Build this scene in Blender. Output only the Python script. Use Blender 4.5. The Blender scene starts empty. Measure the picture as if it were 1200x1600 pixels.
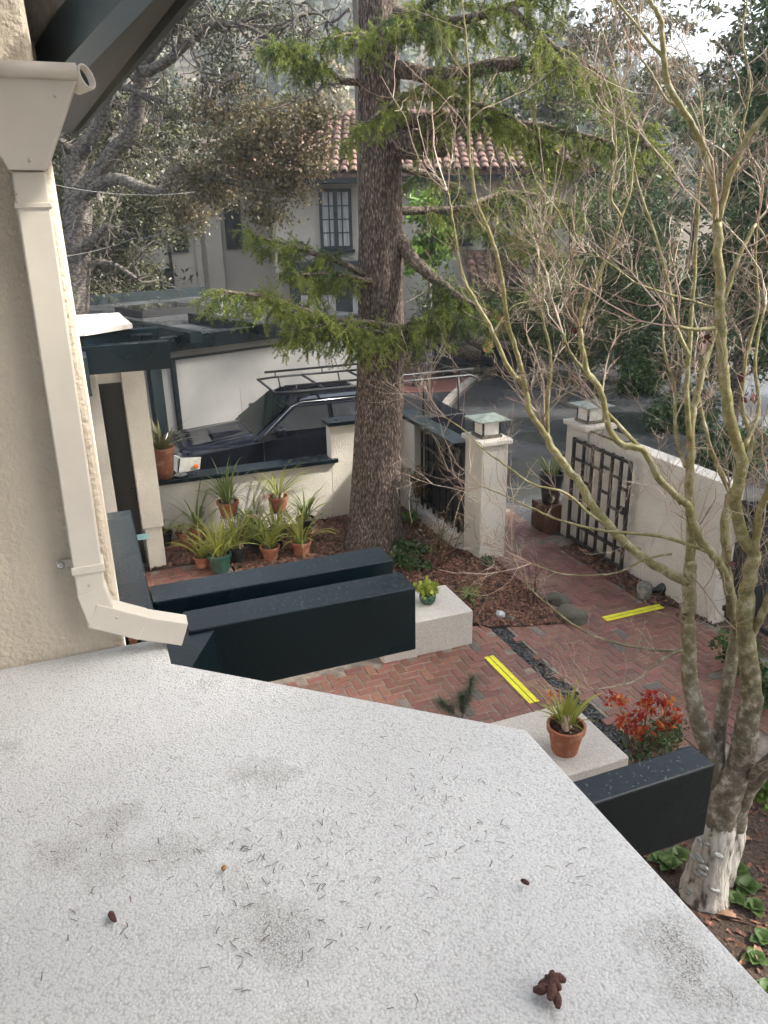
import bpy, math, random
import numpy as np
from mathutils import Vector, Matrix

random.seed(7); rng = np.random.default_rng(7)
scene = bpy.context.scene
col = scene.collection
rad = math.radians

# ------------------------------------------------------------------ camera
F_PX, PITCH, ROLL, YAW, CAM_H = 1200.0, rad(20.7), rad(-1.22), rad(20.9), 4.5
_fh = np.array([math.sin(YAW), math.cos(YAW), 0.0]); _rt = np.array([math.cos(YAW), -math.sin(YAW), 0.0]); _up = np.array([0, 0, 1.0])
_fw = _fh*math.cos(PITCH) - _up*math.sin(PITCH); _uc = _fh*math.sin(PITCH) + _up*math.cos(PITCH)
_r2 = _rt*math.cos(ROLL) + _uc*math.sin(ROLL); _u2 = -_rt*math.sin(ROLL) + _uc*math.cos(ROLL)
CAM = np.array([0, 0, CAM_H])
cd = bpy.data.cameras.new('camera'); cam = bpy.data.objects.new('camera', cd); col.objects.link(cam)
cd.sensor_fit = 'VERTICAL'; cd.sensor_height = 24.0; cd.lens = F_PX/1600*24.0
cd.clip_start = 0.05; cd.clip_end = 3000
cam.matrix_world = Matrix(((_r2[0], _u2[0], -_fw[0], 0), (_r2[1], _u2[1], -_fw[1], 0), (_r2[2], _u2[2], -_fw[2], CAM_H), (0, 0, 0, 1)))
scene.camera = cam

# ------------------------------------------------------------------ light
SUN_AZ, SUN_EL = rad(114), rad(42)         # azimuth clockwise from +Y
w = bpy.data.worlds.new('World'); scene.world = w; w.use_nodes = True
nt = w.node_tree; nt.nodes.clear()
sky = nt.nodes.new('ShaderNodeTexSky'); sky.sky_type = 'NISHITA'; sky.sun_disc = False
sky.sun_elevation = SUN_EL; sky.sun_rotation = SUN_AZ
sky.air_density = 1.0; sky.dust_density = 5.0; sky.ozone_density = 1.0
bg = nt.nodes.new('ShaderNodeBackground'); bg.inputs[1].default_value = 0.15
wo = nt.nodes.new('ShaderNodeOutputWorld')
hs_ = nt.nodes.new('ShaderNodeHueSaturation'); hs_.inputs['Saturation'].default_value = 0.62      # thin high cloud: a paler sky
nt.links.new(sky.outputs[0], hs_.inputs['Color']); nt.links.new(hs_.outputs[0], bg.inputs[0]); nt.links.new(bg.outputs[0], wo.inputs[0])
sl = bpy.data.lights.new('sun', 'SUN'); sl.energy = 4.0; sl.angle = rad(3); sl.color = (1.0, 0.95, 0.87)
so = bpy.data.objects.new('sun', sl); col.objects.link(so)
sdir = Vector((math.sin(SUN_AZ)*math.cos(SUN_EL), math.cos(SUN_AZ)*math.cos(SUN_EL), math.sin(SUN_EL)))
so.rotation_euler = sdir.to_track_quat('Z', 'Y').to_euler(); so.location = (0, 0, 30)
vs = scene.view_settings; vs.view_transform = 'Standard'; vs.look = 'None'; vs.exposure = 1.66; vs.gamma = 1.0
vs.use_curve_mapping = False
scene.cycles.use_denoising = True
scene.cycles.max_bounces = 4; scene.cycles.diffuse_bounces = 3; scene.cycles.glossy_bounces = 3; scene.cycles.transparent_max_bounces = 6
scene.cycles.use_adaptive_sampling = True; scene.cycles.adaptive_threshold = 0.04

# ------------------------------------------------------------------ pixel rays of the photograph -> points in the place
def ray(x, y): return _fw + _r2*(x-600)/F_PX - _u2*(y-800)/F_PX
def PZ(x, y, z): d = ray(x, y); return CAM + d*(z-CAM_H)/d[2]
def PX(x, y, X): d = ray(x, y); return CAM + d*X/d[0]
def PY(x, y, Y): d = ray(x, y); return CAM + d*Y/d[1]
def PD(x, y, D): d = ray(x, y); return CAM + d*D/float(d @ _fh)     # D metres ahead of the viewer, level

# ------------------------------------------------------------------ mesh helpers
ORG = {}
def tag(o, label=None, cat=None, group=None, kind=None):
    if label: o['label'] = label
    if cat: o['category'] = cat
    if group: o['group'] = group
    if kind: o['kind'] = kind
    return o
def empty(name, loc=(0, 0, 0), rz=0.0, label=None, cat=None, group=None):
    o = bpy.data.objects.new(name, None); col.objects.link(o); o.location = loc; o.rotation_euler = (0, 0, rz)
    o.empty_display_size = 0.1
    ORG[o.name] = np.array(loc, float)
    return tag(o, label, cat, group)
def link(name, me, m=None, parent=None):
    o = bpy.data.objects.new(name, me); col.objects.link(o)
    if m is not None and not me.materials: me.materials.append(m)
    if parent is not None:
        o.parent = parent; ORG[o.name] = ORG.get(parent.name, np.zeros(3))
    return o
def np_mesh(name, V, F):
    V = np.ascontiguousarray(V, np.float32); F = np.ascontiguousarray(F, np.int32); k = F.shape[1]
    me = bpy.data.meshes.new(name); me.vertices.add(len(V)); me.vertices.foreach_set('co', V.ravel())
    me.loops.add(F.size); me.loops.foreach_set('vertex_index', F.ravel())
    me.polygons.add(len(F)); me.polygons.foreach_set('loop_start', np.arange(0, F.size, k, dtype=np.int32))
    me.update(calc_edges=True)
    return me
class MB:
    def __init__(s): s.v = []; s.f = []
    def add(s, V, F):
        n = len(s.v); s.v.extend([tuple(map(float, q)) for q in V]); s.f.extend([tuple(i+n for i in q) for q in F]); return s
    def box(s, x0, x1, y0, y1, z0, z1):
        return s.add([(x0,y0,z0),(x1,y0,z0),(x1,y1,z0),(x0,y1,z0),(x0,y0,z1),(x1,y0,z1),(x1,y1,z1),(x0,y1,z1)],
                     [(0,3,2,1),(4,5,6,7),(0,1,5,4),(1,2,6,5),(2,3,7,6),(3,0,4,7)])
    def bar(s, a, b, wx, wz, up=(0, 0, 1)):
        a = np.array(a, float); b = np.array(b, float); d = b-a; d /= np.linalg.norm(d)
        u = np.array(up, float); r = np.cross(d, u)
        if np.linalg.norm(r) < 1e-4: r = np.cross(d, (1, 0, 0))
        r /= np.linalg.norm(r); u = np.cross(r, d)
        V = [p + r*sx*wx/2 + u*sz*wz/2 for p in (a, b) for sx, sz in ((-1,-1),(1,-1),(1,1),(-1,1))]
        return s.add(V, [(0,1,2,3),(7,6,5,4),(0,4,5,1),(1,5,6,2),(2,6,7,3),(3,7,4,0)])
    def prism(s, poly, z0, z1):
        n = len(poly)
        V = [(p[0], p[1], z0) for p in poly] + [(p[0], p[1], z1) for p in poly]
        return s.add(V, [tuple(range(n-1, -1, -1)), tuple(range(n, 2*n))] + [(i, (i+1) % n, (i+1) % n + n, i+n) for i in range(n)])
    def extr(s, poly, d):     # polygon of 3-D points pushed along d
        n = len(poly); d = np.array(d, float)
        V = [np.array(p, float) for p in poly] + [np.array(p, float)+d for p in poly]
        return s.add(V, [tuple(range(n-1, -1, -1)), tuple(range(n, 2*n))] + [(i, (i+1) % n, (i+1) % n + n, i+n) for i in range(n)])
    def lathe(s, prof, n=24, c=(0, 0, 0)):
        V = []; F = []
        for r, z in prof:
            for k in range(n): a = 2*math.pi*k/n; V.append((c[0]+r*math.cos(a), c[1]+r*math.sin(a), c[2]+z))
        m = len(prof)
        for j in range(m-1):
            for k in range(n): F.append((j*n+k, j*n+(k+1) % n, (j+1)*n+(k+1) % n, (j+1)*n+k))
        if prof[0][0] > 1e-5: F.append(tuple(range(n-1, -1, -1)))
        if prof[-1][0] > 1e-5: F.append(tuple((m-1)*n+k for k in range(n)))
        return s.add(V, F)
    def tube(s, pts, rads, n=8, jit=0.0, cap=True):
        P = [np.array(p, float) for p in pts]; m = len(P)
        if np.isscalar(rads): rads = [rads]*m
        V = []; F = []; ref = np.array([0.31, 0.77, 0.55])
        prev = None
        for i in range(m):
            t = P[min(i+1, m-1)] - P[max(i-1, 0)]; L = np.linalg.norm(t); t = t/L if L > 1e-9 else np.array([0, 0, 1.0])
            a = (ref if prev is None else prev); a = a - t*(a @ t)
            if np.linalg.norm(a) < 1e-4: a = np.cross(t, (1, 0, 0))
            a /= np.linalg.norm(a); prev = a; b = np.cross(t, a)
            for k in range(n):
                q = 2*math.pi*k/n; r = rads[i]*(1 + (random.uniform(-jit, jit) if jit else 0))
                V.append(P[i] + (a*math.cos(q) + b*math.sin(q))*r)
        for i in range(m-1):
            for k in range(n): F.append((i*n+k, i*n+(k+1) % n, (i+1)*n+(k+1) % n, (i+1)*n+k))
        if cap: F.append(tuple(range(n-1, -1, -1))); F.append(tuple((m-1)*n+k for k in range(n)))
        return s.add(V, F)
    def build(s, name, m=None, parent=None, smooth=False, bevel=0.0, local=False, seg=2):
        o0 = np.zeros(3) if (parent is None or local) else ORG.get(parent.name, np.zeros(3))
        me = bpy.data.meshes.new(name)
        me.from_pydata([(q[0]-o0[0], q[1]-o0[1], q[2]-o0[2]) for q in s.v], [], s.f)
        me.update()
        if smooth: me.polygons.foreach_set('use_smooth', [True]*len(me.polygons))
        o = link(name, me, m, parent)
        if bevel:
            b = o.modifiers.new('bevel', 'BEVEL'); b.width = bevel; b.segments = seg; b.limit_method = 'ANGLE'; b.angle_limit = rad(40)
        return o
def smooth_path(pts, k=4):
    P = np.array(pts, float)
    if len(P) < 3: return P
    out = []
    for i in range(len(P)-1):
        p0 = P[max(i-1, 0)]; p1 = P[i]; p2 = P[i+1]; p3 = P[min(i+2, len(P)-1)]
        for j in range(k):
            t = j/k
            out.append(0.5*((2*p1) + (-p0+p2)*t + (2*p0-5*p1+4*p2-p3)*t*t + (-p0+3*p1-3*p2+p3)*t**3))
    out.append(P[-1]); return np.array(out)
def unit(v): v = np.array(v, float); return v/max(np.linalg.norm(v), 1e-9)
def rdir(): return unit(rng.normal(size=3))

# ------------------------------------------------------------------ materials
def ramp(N, L, src, stops):
    r = N.new('ShaderNodeValToRGB'); e = r.color_ramp.elements
    while len(e) < len(stops): e.new(0.5)
    for i, (p, c) in enumerate(stops): e[i].position = p; e[i].color = (*c, 1)
    L.new(src, r.inputs[0]); return r.outputs[0]
def mat(name, c1, c2=None, scale=6.0, rough=0.7, bump=0.0, bscale=60.0, detail=4.0, stretch=(1, 1, 1), spec=0.5, metal=0.0,
        c3=None, per='none', pv=(0.6, 1.35), rough2=None, rscale=3.0, coat=0.0, dist=0.01, wet=None, lo=0.35, hi=0.65):
    m = bpy.data.materials.new(name); m.use_nodes = True; N = m.node_tree.nodes; L = m.node_tree.links
    p = N['Principled BSDF']; p.inputs['Roughness'].default_value = rough; p.inputs['Specular IOR Level'].default_value = spec
    p.inputs['Metallic'].default_value = metal; p.inputs['Coat Weight'].default_value = coat
    tc = N.new('ShaderNodeTexCoord'); mp = N.new('ShaderNodeMapping'); mp.inputs['Scale'].default_value = stretch
    L.new(tc.outputs['Object'], mp.inputs[0]); co = mp.outputs[0]
    if c2 is None: c2 = tuple(q*0.8 for q in c1)
    n = N.new('ShaderNodeTexNoise'); n.inputs['Scale'].default_value = scale; n.inputs['Detail'].default_value = detail; n.inputs['Roughness'].default_value = 0.6
    L.new(co, n.inputs['Vector'])
    stops = [(lo, c1), (hi, c2)] if c3 is None else [(lo, c1), ((lo+hi)/2, c2), (hi, c3)]
    c = ramp(N, L, n.outputs[0], stops)
    if per != 'none':
        if per == 'object': src = N.new('ShaderNodeObjectInfo').outputs['Random']
        else: src = N.new('ShaderNodeNewGeometry').outputs['Random Per Island']
        hs = N.new('ShaderNodeHueSaturation'); L.new(c, hs.inputs['Color'])
        mr = N.new('ShaderNodeMapRange'); mr.inputs[3].default_value = pv[0]; mr.inputs[4].default_value = pv[1]; L.new(src, mr.inputs[0]); L.new(mr.outputs[0], hs.inputs['Value'])
        mm = N.new('ShaderNodeMath'); mm.operation = 'MULTIPLY_ADD'; mm.inputs[1].default_value = 7.31; mm.inputs[2].default_value = 0.0; L.new(src, mm.inputs[0])
        fr = N.new('ShaderNodeMath'); fr.operation = 'FRACT'; L.new(mm.outputs[0], fr.inputs[0])
        mh = N.new('ShaderNodeMapRange'); mh.inputs[3].default_value = 0.49; mh.inputs[4].default_value = 0.515; L.new(fr.outputs[0], mh.inputs[0]); L.new(mh.outputs[0], hs.inputs['Hue'])
        c = hs.outputs[0]
    L.new(c, p.inputs['Base Color'])
    if rough2 is not None:
        n2 = N.new('ShaderNodeTexNoise'); n2.inputs['Scale'].default_value = rscale; n2.inputs['Detail'].default_value = 3; L.new(co, n2.inputs['Vector'])
        mr = N.new('ShaderNodeMapRange'); mr.inputs[1].default_value = 0.4; mr.inputs[2].default_value = 0.6; mr.inputs[3].default_value = rough; mr.inputs[4].default_value = rough2
        L.new(n2.outputs[0], mr.inputs[0]); L.new(mr.outputs[0], p.inputs['Roughness'])
    if bump:
        n3 = N.new('ShaderNodeTexNoise'); n3.inputs['Scale'].default_value = bscale; n3.inputs['Detail'].default_value = 5; L.new(co, n3.inputs['Vector'])
        b = N.new('ShaderNodeBump'); b.inputs['Strength'].default_value = bump; b.inputs['Distance'].default_value = dist
        L.new(n3.outputs[0], b.inputs['Height']); L.new(b.outputs[0], p.inputs['Normal'])
    return m
def leafmat(name, c1, c2, c3=None, trans=0.35, rough=0.5):
    m = bpy.data.materials.new(name); m.use_nodes = True; N = m.node_tree.nodes; L = m.node_tree.links
    p = N['Principled BSDF']; p.inputs['Roughness'].default_value = rough; p.inputs['Specular IOR Level'].default_value = 0.35
    g = N.new('ShaderNodeNewGeometry'); tc = N.new('ShaderNodeTexCoord'); n = N.new('ShaderNodeTexNoise'); n.inputs['Scale'].default_value = 1.6
    L.new(tc.outputs['Object'], n.inputs['Vector'])
    mx = N.new('ShaderNodeMath'); mx.operation = 'MULTIPLY_ADD'; mx.inputs[1].default_value = 0.55; L.new(g.outputs['Random Per Island'], mx.inputs[0])
    m2 = N.new('ShaderNodeMath'); m2.operation = 'MULTIPLY'; m2.inputs[1].default_value = 0.5; L.new(n.outputs[0], m2.inputs[0]); L.new(m2.outputs[0], mx.inputs[2])
    c = ramp(N, L, mx.outputs[0], [(0.15, c1), (0.5, c2), (0.85, c3 or c2)])
    L.new(c, p.inputs['Base Color'])
    t = N.new('ShaderNodeBsdfTranslucent'); L.new(c, t.inputs[0])
    ms = N.new('ShaderNodeMixShader'); ms.inputs[0].default_value = trans
    L.new(p.outputs[0], ms.inputs[1]); L.new(t.outputs[0], ms.inputs[2]); L.new(ms.outputs[0], N['Material Output'].inputs[0])
    return m
M = {}
M['stucco'] = mat('warm stucco', (0.62,0.54,0.43), (0.52,0.45,0.355), 2.2, 0.9, 1.0, 55, dist=0.012, lo=0.3, hi=0.75)
M['stucco_white'] = mat('off white stucco', (0.60,0.565,0.50), (0.49,0.46,0.40), 1.5, 0.9, 1.0, 55, dist=0.012)
M['stucco_grey'] = mat('pale grey stucco', (0.44,0.41,0.36), (0.36,0.335,0.295), 0.8, 0.9, 0.3, 30)
M['pedestal'] = mat('speckled stucco', (0.52,0.495,0.455), (0.38,0.36,0.33), 70, 0.9, 1.0, 90, dist=0.01)
M['green_paint'] = mat('dark green paint', (0.0022,0.0075,0.0105), (0.003,0.009,0.013), 3, 0.36, 0.35, 40, rough2=0.26, rscale=2.5, dist=0.004, spec=0.34)
M['green_dry'] = mat('dark green trim', (0.006,0.013,0.016), (0.009,0.017,0.020), 3, 0.45, 0.1, 60)
M['iron'] = mat('black iron', (0.012,0.013,0.014), (0.02,0.02,0.02), 20, 0.45, 0.2, 80)
M['cream_metal'] = mat('cream painted metal', (0.62,0.57,0.49), (0.55,0.50,0.43), 4, 0.42, 0.03, 30)
M['dark_fill'] = mat('dark opening fill', (0.02,0.02,0.02), (0.03,0.03,0.03), 4, 0.9)  # near-black fill painted where openings would lie in shade
M['soffit'] = mat('weathered soffit boards', (0.26,0.255,0.23), (0.36,0.35,0.32), 5, 0.8, 0.3, 30, stretch=(8, 1, 8))
M['terracotta'] = mat('terracotta', (0.33,0.115,0.055), (0.24,0.085,0.045), 9, 0.8, 0.2, 60, c3=(0.40,0.19,0.11))
M['glaze'] = mat('green glaze', (0.025,0.085,0.06), (0.015,0.05,0.04), 8, 0.3, 0.05, 20)
M['black_pot'] = mat('black plastic', (0.012,0.012,0.012), (0.02,0.02,0.02), 8, 0.5)
M['soil'] = mat('dark soil', (0.035,0.022,0.015), (0.075,0.048,0.033), 30, 0.95, 1.0, 45, dist=0.03)
M['chip'] = mat('bark chips', (0.17,0.070,0.042), (0.085,0.038,0.026), 30, 0.9, 0.3, 90, per='island', c3=(0.27,0.14,0.09))
M['brick'] = mat('worn red brick', (0.205,0.073,0.050), (0.14,0.056,0.041), 16, 0.6, 0.7, 60, per='object', pv=(0.78,1.2), c3=(0.155,0.09,0.07), rough2=0.4, rscale=2.5, dist=0.005)
M['brick_many'] = mat('worn red brick mass', (0.20,0.073,0.050), (0.14,0.057,0.042), 16, 0.62, 0.7, 60, per='island', pv=(0.78,1.2), c3=(0.155,0.09,0.07), rough2=0.42, rscale=2.5, dist=0.005)
M['brick_grey'] = mat('grey clinker brick', (0.085,0.078,0.068), (0.13,0.10,0.085), 14, 0.6, 0.5, 60, per='object', dist=0.005)
M['mortar'] = mat('mortar', (0.22,0.185,0.15), (0.10,0.085,0.07), 10, 0.9, 0.4, 90)
M['asphalt'] = mat('damp asphalt', (0.030,0.031,0.033), (0.06,0.061,0.064), 0.9, 0.42, 0.12, 110, rough2=0.06, rscale=0.4, dist=0.006, detail=6)
M['concrete'] = mat('old concrete', (0.30,0.28,0.25), (0.22,0.205,0.185), 3, 0.85, 0.4, 60)
M['dirt'] = mat('leaf strewn earth', (0.045,0.032,0.022), (0.09,0.065,0.045), 4, 0.95, 0.6, 30, c3=(0.06,0.07,0.03), dist=0.03)
M['pebble'] = mat('black pebbles', (0.018,0.019,0.021), (0.05,0.052,0.056), 20, 0.35, 0.0, per='island')
M['yellow'] = mat('yellow safety tape', (0.66,0.63,0.025), (0.52,0.49,0.03), 14, 0.6, 0.2, 60)
M['stone'] = mat('grey stone', (0.21,0.20,0.18), (0.12,0.125,0.10), 9, 0.85, 0.8, 25, c3=(0.27,0.255,0.23), dist=0.02)
M['moss_stone'] = mat('mossy rock', (0.07,0.075,0.055), (0.14,0.125,0.10), 8, 0.9, 0.9, 22, c3=(0.06,0.075,0.03), dist=0.02)
M['glass'] = mat('window glass', (0.02,0.022,0.025), (0.03,0.032,0.035), 2, 0.04, spec=0.5)
M['frost'] = mat('frosted lamp glass', (0.72,0.71,0.66), (0.66,0.65,0.60), 4, 0.35)
M['curtain'] = mat('white curtain', (0.42,0.42,0.41), (0.22,0.22,0.22), 9, 0.9, stretch=(6, 6, 0.2))
M['carpaint'] = mat('black car paint', (0.004,0.005,0.009), (0.006,0.007,0.011), 3, 0.10, spec=0.35)
M['rubber'] = mat('tyre rubber', (0.015,0.015,0.015), (0.025,0.025,0.025), 12, 0.8)
M['chrome'] = mat('bright trim', (0.6,0.6,0.6), (0.5,0.5,0.5), 4, 0.2, metal=1.0)
M['headlight'] = mat('headlight lens', (0.55,0.54,0.46), (0.40,0.40,0.36), 12, 0.12)
M['orange'] = mat('orange lens', (0.75,0.16,0.01), (0.6,0.12,0.01), 10, 0.2)
M['wood_brown'] = mat('brown planter wood', (0.12,0.055,0.03), (0.07,0.032,0.02), 6, 0.5, 0.2, 40, stretch=(6, 6, 1))
M['pole'] = mat('weathered pole', (0.17,0.145,0.115), (0.10,0.085,0.07), 5, 0.9, 0.6, 20, stretch=(6, 6, 0.5))
M['cutwood'] = mat('fresh cut wood', (0.55,0.30,0.14), (0.44,0.21,0.09), 18, 0.8, 0.2, 60)
M['redwoodcut'] = mat('torn red wood', (0.26,0.075,0.035), (0.15,0.05,0.03), 18, 0.9, 0.8, 40)
M['teal'] = mat('pale teal board', (0.26,0.42,0.42), (0.22,0.37,0.38), 6, 0.6)
M['tile'] = mat('clay roof tile', (0.155,0.072,0.054), (0.105,0.058,0.046), 6, 0.8, 0.3, 40, per='object', c3=(0.20,0.125,0.095))
M['tile_many'] = mat('clay roof tile mass', (0.155,0.072,0.054), (0.105,0.058,0.046), 6, 0.8, 0.3, 40, per='island', c3=(0.20,0.125,0.095))
M['cone'] = mat('brown cone', (0.085,0.03,0.02), (0.045,0.018,0.013), 60, 0.8, 0.8, 60)
M['needle'] = mat('dry needles', (0.055,0.03,0.022), (0.10,0.055,0.04), 30, 0.8, per='island')
M['leaf_yellow'] = mat('dry leaf', (0.30,0.15,0.03), (0.22,0.10,0.02), 30, 0.7)
def bark(name, c1, c2, c3, zs=0.16, sc=22.0, strength=1.0, dist=0.03, lo=(0.12,0.36,0.56)):
    m = bpy.data.materials.new(name); m.use_nodes = True; N = m.node_tree.nodes; L = m.node_tree.links
    p = N['Principled BSDF']; p.inputs['Roughness'].default_value = 0.9; p.inputs['Specular IOR Level'].default_value = 0.2
    tc = N.new('ShaderNodeTexCoord'); mp = N.new('ShaderNodeMapping'); mp.inputs['Scale'].default_value = (1, 1, zs); L.new(tc.outputs['Object'], mp.inputs[0])
    n0 = N.new('ShaderNodeTexNoise'); n0.inputs['Scale'].default_value = 9; L.new(mp.outputs[0], n0.inputs['Vector'])
    mxv = N.new('ShaderNodeMixRGB'); mxv.blend_type = 'ADD'; mxv.inputs[0].default_value = 0.06; L.new(mp.outputs[0], mxv.inputs[1]); L.new(n0.outputs['Color'], mxv.inputs[2])
    v = N.new('ShaderNodeTexVoronoi'); v.feature = 'F1'; v.inputs['Scale'].default_value = sc; L.new(mxv.outputs[0], v.inputs['Vector'])
    n = N.new('ShaderNodeTexNoise'); n.inputs['Scale'].default_value = sc*1.3; n.inputs['Detail'].default_value = 6; n.inputs['Roughness'].default_value = 0.7; L.new(mp.outputs[0], n.inputs['Vector'])
    ad = N.new('ShaderNodeMath'); ad.operation = 'SUBTRACT'; L.new(n.outputs[0], ad.inputs[0])
    sc2 = N.new('ShaderNodeMath'); sc2.operation = 'MULTIPLY'; sc2.inputs[1].default_value = 0.45; L.new(v.outputs['Distance'], sc2.inputs[0]); L.new(sc2.outputs[0], ad.inputs[1])
    c = ramp(N, L, ad.outputs[0], [(lo[0], c1), (lo[1], c2), (lo[2], c3)]); L.new(c, p.inputs['Base Color'])
    b = N.new('ShaderNodeBump'); b.inputs['Strength'].default_value = strength; b.inputs['Distance'].default_value = dist; L.new(ad.outputs[0], b.inputs['Height']); L.new(b.outputs[0], p.inputs['Normal'])
    return m
M['cedar_bark'] = bark('cedar bark', (0.055,0.042,0.035), (0.18,0.138,0.116), (0.58,0.48,0.39), 0.3, 46, lo=(0.16,0.40,0.62))
M['limb_bark'] = bark('grey limb bark', (0.06,0.048,0.038), (0.16,0.13,0.10), (0.30,0.25,0.19), 0.7, 30, 0.8)
M['oak_bark'] = bark('oak bark', (0.08,0.07,0.06), (0.19,0.17,0.145), (0.31,0.285,0.245), 1.6, 12, 0.8)
M['log_bark'] = bark('log bark', (0.05,0.04,0.03), (0.12,0.095,0.07), (0.20,0.16,0.11), 1.0, 16, 0.8)
def maple_mat():
    m = bpy.data.materials.new('maple bark'); m.use_nodes = True; N = m.node_tree.nodes; L = m.node_tree.links
    p = N['Principled BSDF']; p.inputs['Roughness'].default_value = 0.6
    tc = N.new('ShaderNodeTexCoord'); n = N.new('ShaderNodeTexNoise'); n.inputs['Scale'].default_value = 16; n.inputs['Detail'].default_value = 8; n.inputs['Roughness'].default_value = 0.7; L.new(tc.outputs['Object'], n.inputs['Vector'])
    low = ramp(N, L, n.outputs[0], [(0.32, (0.055,0.045,0.032)), (0.5, (0.125,0.107,0.075)), (0.66, (0.36,0.34,0.30))])
    high = ramp(N, L, n.outputs[0], [(0.32, (0.10,0.092,0.032)), (0.52, (0.215,0.19,0.07)), (0.70, (0.38,0.36,0.27))])
    g = N.new('ShaderNodeNewGeometry'); sx = N.new('ShaderNodeSeparateXYZ'); L.new(g.outputs['Position'], sx.inputs[0])
    ad = N.new('ShaderNodeMath'); ad.operation = 'ADD'; L.new(sx.outputs['Z'], ad.inputs[0]); L.new(n.outputs[0], ad.inputs[1])
    mr = N.new('ShaderNodeMapRange'); mr.inputs[1].default_value = 1.8; mr.inputs[2].default_value = 3.2; L.new(ad.outputs[0], mr.inputs[0])
    mx = N.new('ShaderNodeMixRGB'); L.new(mr.outputs[0], mx.inputs[0]); L.new(low, mx.inputs[1]); L.new(high, mx.inputs[2])
    L.new(mx.outputs[0], p.inputs['Base Color'])
    wv = N.new('ShaderNodeTexNoise'); wv.inputs['Scale'].default_value = 35; L.new(tc.outputs['Object'], wv.inputs['Vector'])
    b = N.new('ShaderNodeBump'); b.inputs['Strength'].default_value = 0.5; b.inputs['Distance'].default_value = 0.008; L.new(wv.outputs[0], b.inputs['Height']); L.new(b.outputs[0], p.inputs['Normal'])
    return m
M['maple'] = maple_mat()
M['twig'] = mat('maple twigs', (0.34,0.29,0.20), (0.29,0.20,0.155), 3, 0.6, c3=(0.40,0.36,0.28), per='island')
M['whitewash'] = bark('flaking whitewash', (0.10,0.085,0.07), (0.36,0.335,0.29), (0.50,0.475,0.43), 0.2, 22, 0.9, 0.016, lo=(0.08,0.22,0.45))
M['lichen'] = mat('grey lichen', (0.34,0.35,0.33), (0.24,0.25,0.24), 30, 0.95, 0.8, 60)
L_ = {}
L_['cedar'] = leafmat('cedar needles', (0.085,0.13,0.03), (0.19,0.235,0.05), (0.36,0.39,0.10), 0.45)
L_['cedar_dark'] = leafmat('dark cedar needles', (0.045,0.07,0.03), (0.085,0.125,0.045), (0.16,0.195,0.065), 0.35)
L_['oak'] = leafmat('oak leaves', (0.028,0.034,0.018), (0.066,0.072,0.036), (0.17,0.165,0.08), 0.25, 0.4)
L_['oak_lit'] = leafmat('sunlit olive oak leaves', (0.07,0.066,0.034), (0.155,0.14,0.07), (0.32,0.24,0.14), 0.3, 0.4)  # paler copy of the oak leaf colour, sunlight put into the tone
L_['conifer'] = leafmat('conifer foliage', (0.035,0.065,0.03), (0.07,0.12,0.05), (0.14,0.19,0.075), 0.3)
L_['hedge'] = leafmat('hedge leaves', (0.03,0.06,0.018), (0.06,0.11,0.028), (0.12,0.18,0.05), 0.3)
L_['bright'] = leafmat('fresh green leaves', (0.06,0.12,0.02), (0.12,0.21,0.035), (0.22,0.31,0.07), 0.4)
L_['strap'] = leafmat('strap leaves', (0.10,0.15,0.03), (0.22,0.26,0.045), (0.42,0.37,0.08), 0.35, 0.35)
L_['strap_dark'] = leafmat('dark strap leaves', (0.06,0.10,0.028), (0.12,0.17,0.04), (0.22,0.25,0.06), 0.35, 0.35)
L_['red'] = leafmat('red leaves', (0.13,0.010,0.018), (0.42,0.045,0.03), (0.60,0.26,0.06), 0.4)
L_['orange'] = leafmat('orange blossoms', (0.45,0.09,0.02), (0.55,0.16,0.04), (0.5,0.24,0.07), 0.4)
L_['ground'] = leafmat('ground cover', (0.025,0.05,0.018), (0.05,0.09,0.03), (0.10,0.15,0.045), 0.25)
L_['lime'] = leafmat('lime leaves', (0.18,0.24,0.03), (0.32,0.38,0.06), (0.45,0.48,0.12), 0.4)
L_['nandina'] = leafmat('nandina leaves', (0.06,0.09,0.025), (0.13,0.14,0.04), (0.32,0.20,0.09), 0.3)
L_['petal'] = leafmat('pink petals', (0.62,0.40,0.36), (0.72,0.56,0.48), (0.75,0.65,0.56), 0.4)
L_['far'] = leafmat('far forest', (0.035,0.055,0.035), (0.065,0.085,0.045), (0.11,0.12,0.06), 0.1)
L_['pale'] = leafmat('bare pale crowns', (0.20,0.17,0.12), (0.30,0.26,0.17), (0.36,0.34,0.18), 0.2)

# ------------------------------------------------------------------ foliage helpers
def frames(n):
    a = rng.normal(size=(n, 3)); a /= np.linalg.norm(a, axis=1)[:, None]
    b = rng.normal(size=(n, 3)); b -= a*(a*b).sum(1)[:, None]; b /= np.linalg.norm(b, axis=1)[:, None]
    return a, b
def leaf_cloud(name, P, size, m, parent=None, aspect=0.5, kind=None, jitter=0.4):
    """diamond leaves, one per point, random attitude"""
    P = np.asarray(P, float); n = len(P); a, b = frames(n); s = size*(1 + jitter*rng.uniform(-1, 1, n))[:, None]
    c = np.cross(a, b)
    V = np.stack([P - a*s*0.5, P + b*s*0.5*aspect + c*s*0.08, P + a*s*0.5, P - b*s*0.5*aspect + c*s*0.08], 1).reshape(-1, 3)
    if parent is not None: V = V - ORG.get(parent.name, np.zeros(3))
    o = link(name, np_mesh(name, V, np.arange(4*n).reshape(n, 4)), m, parent)
    if kind: o['kind'] = kind
    return o
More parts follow.
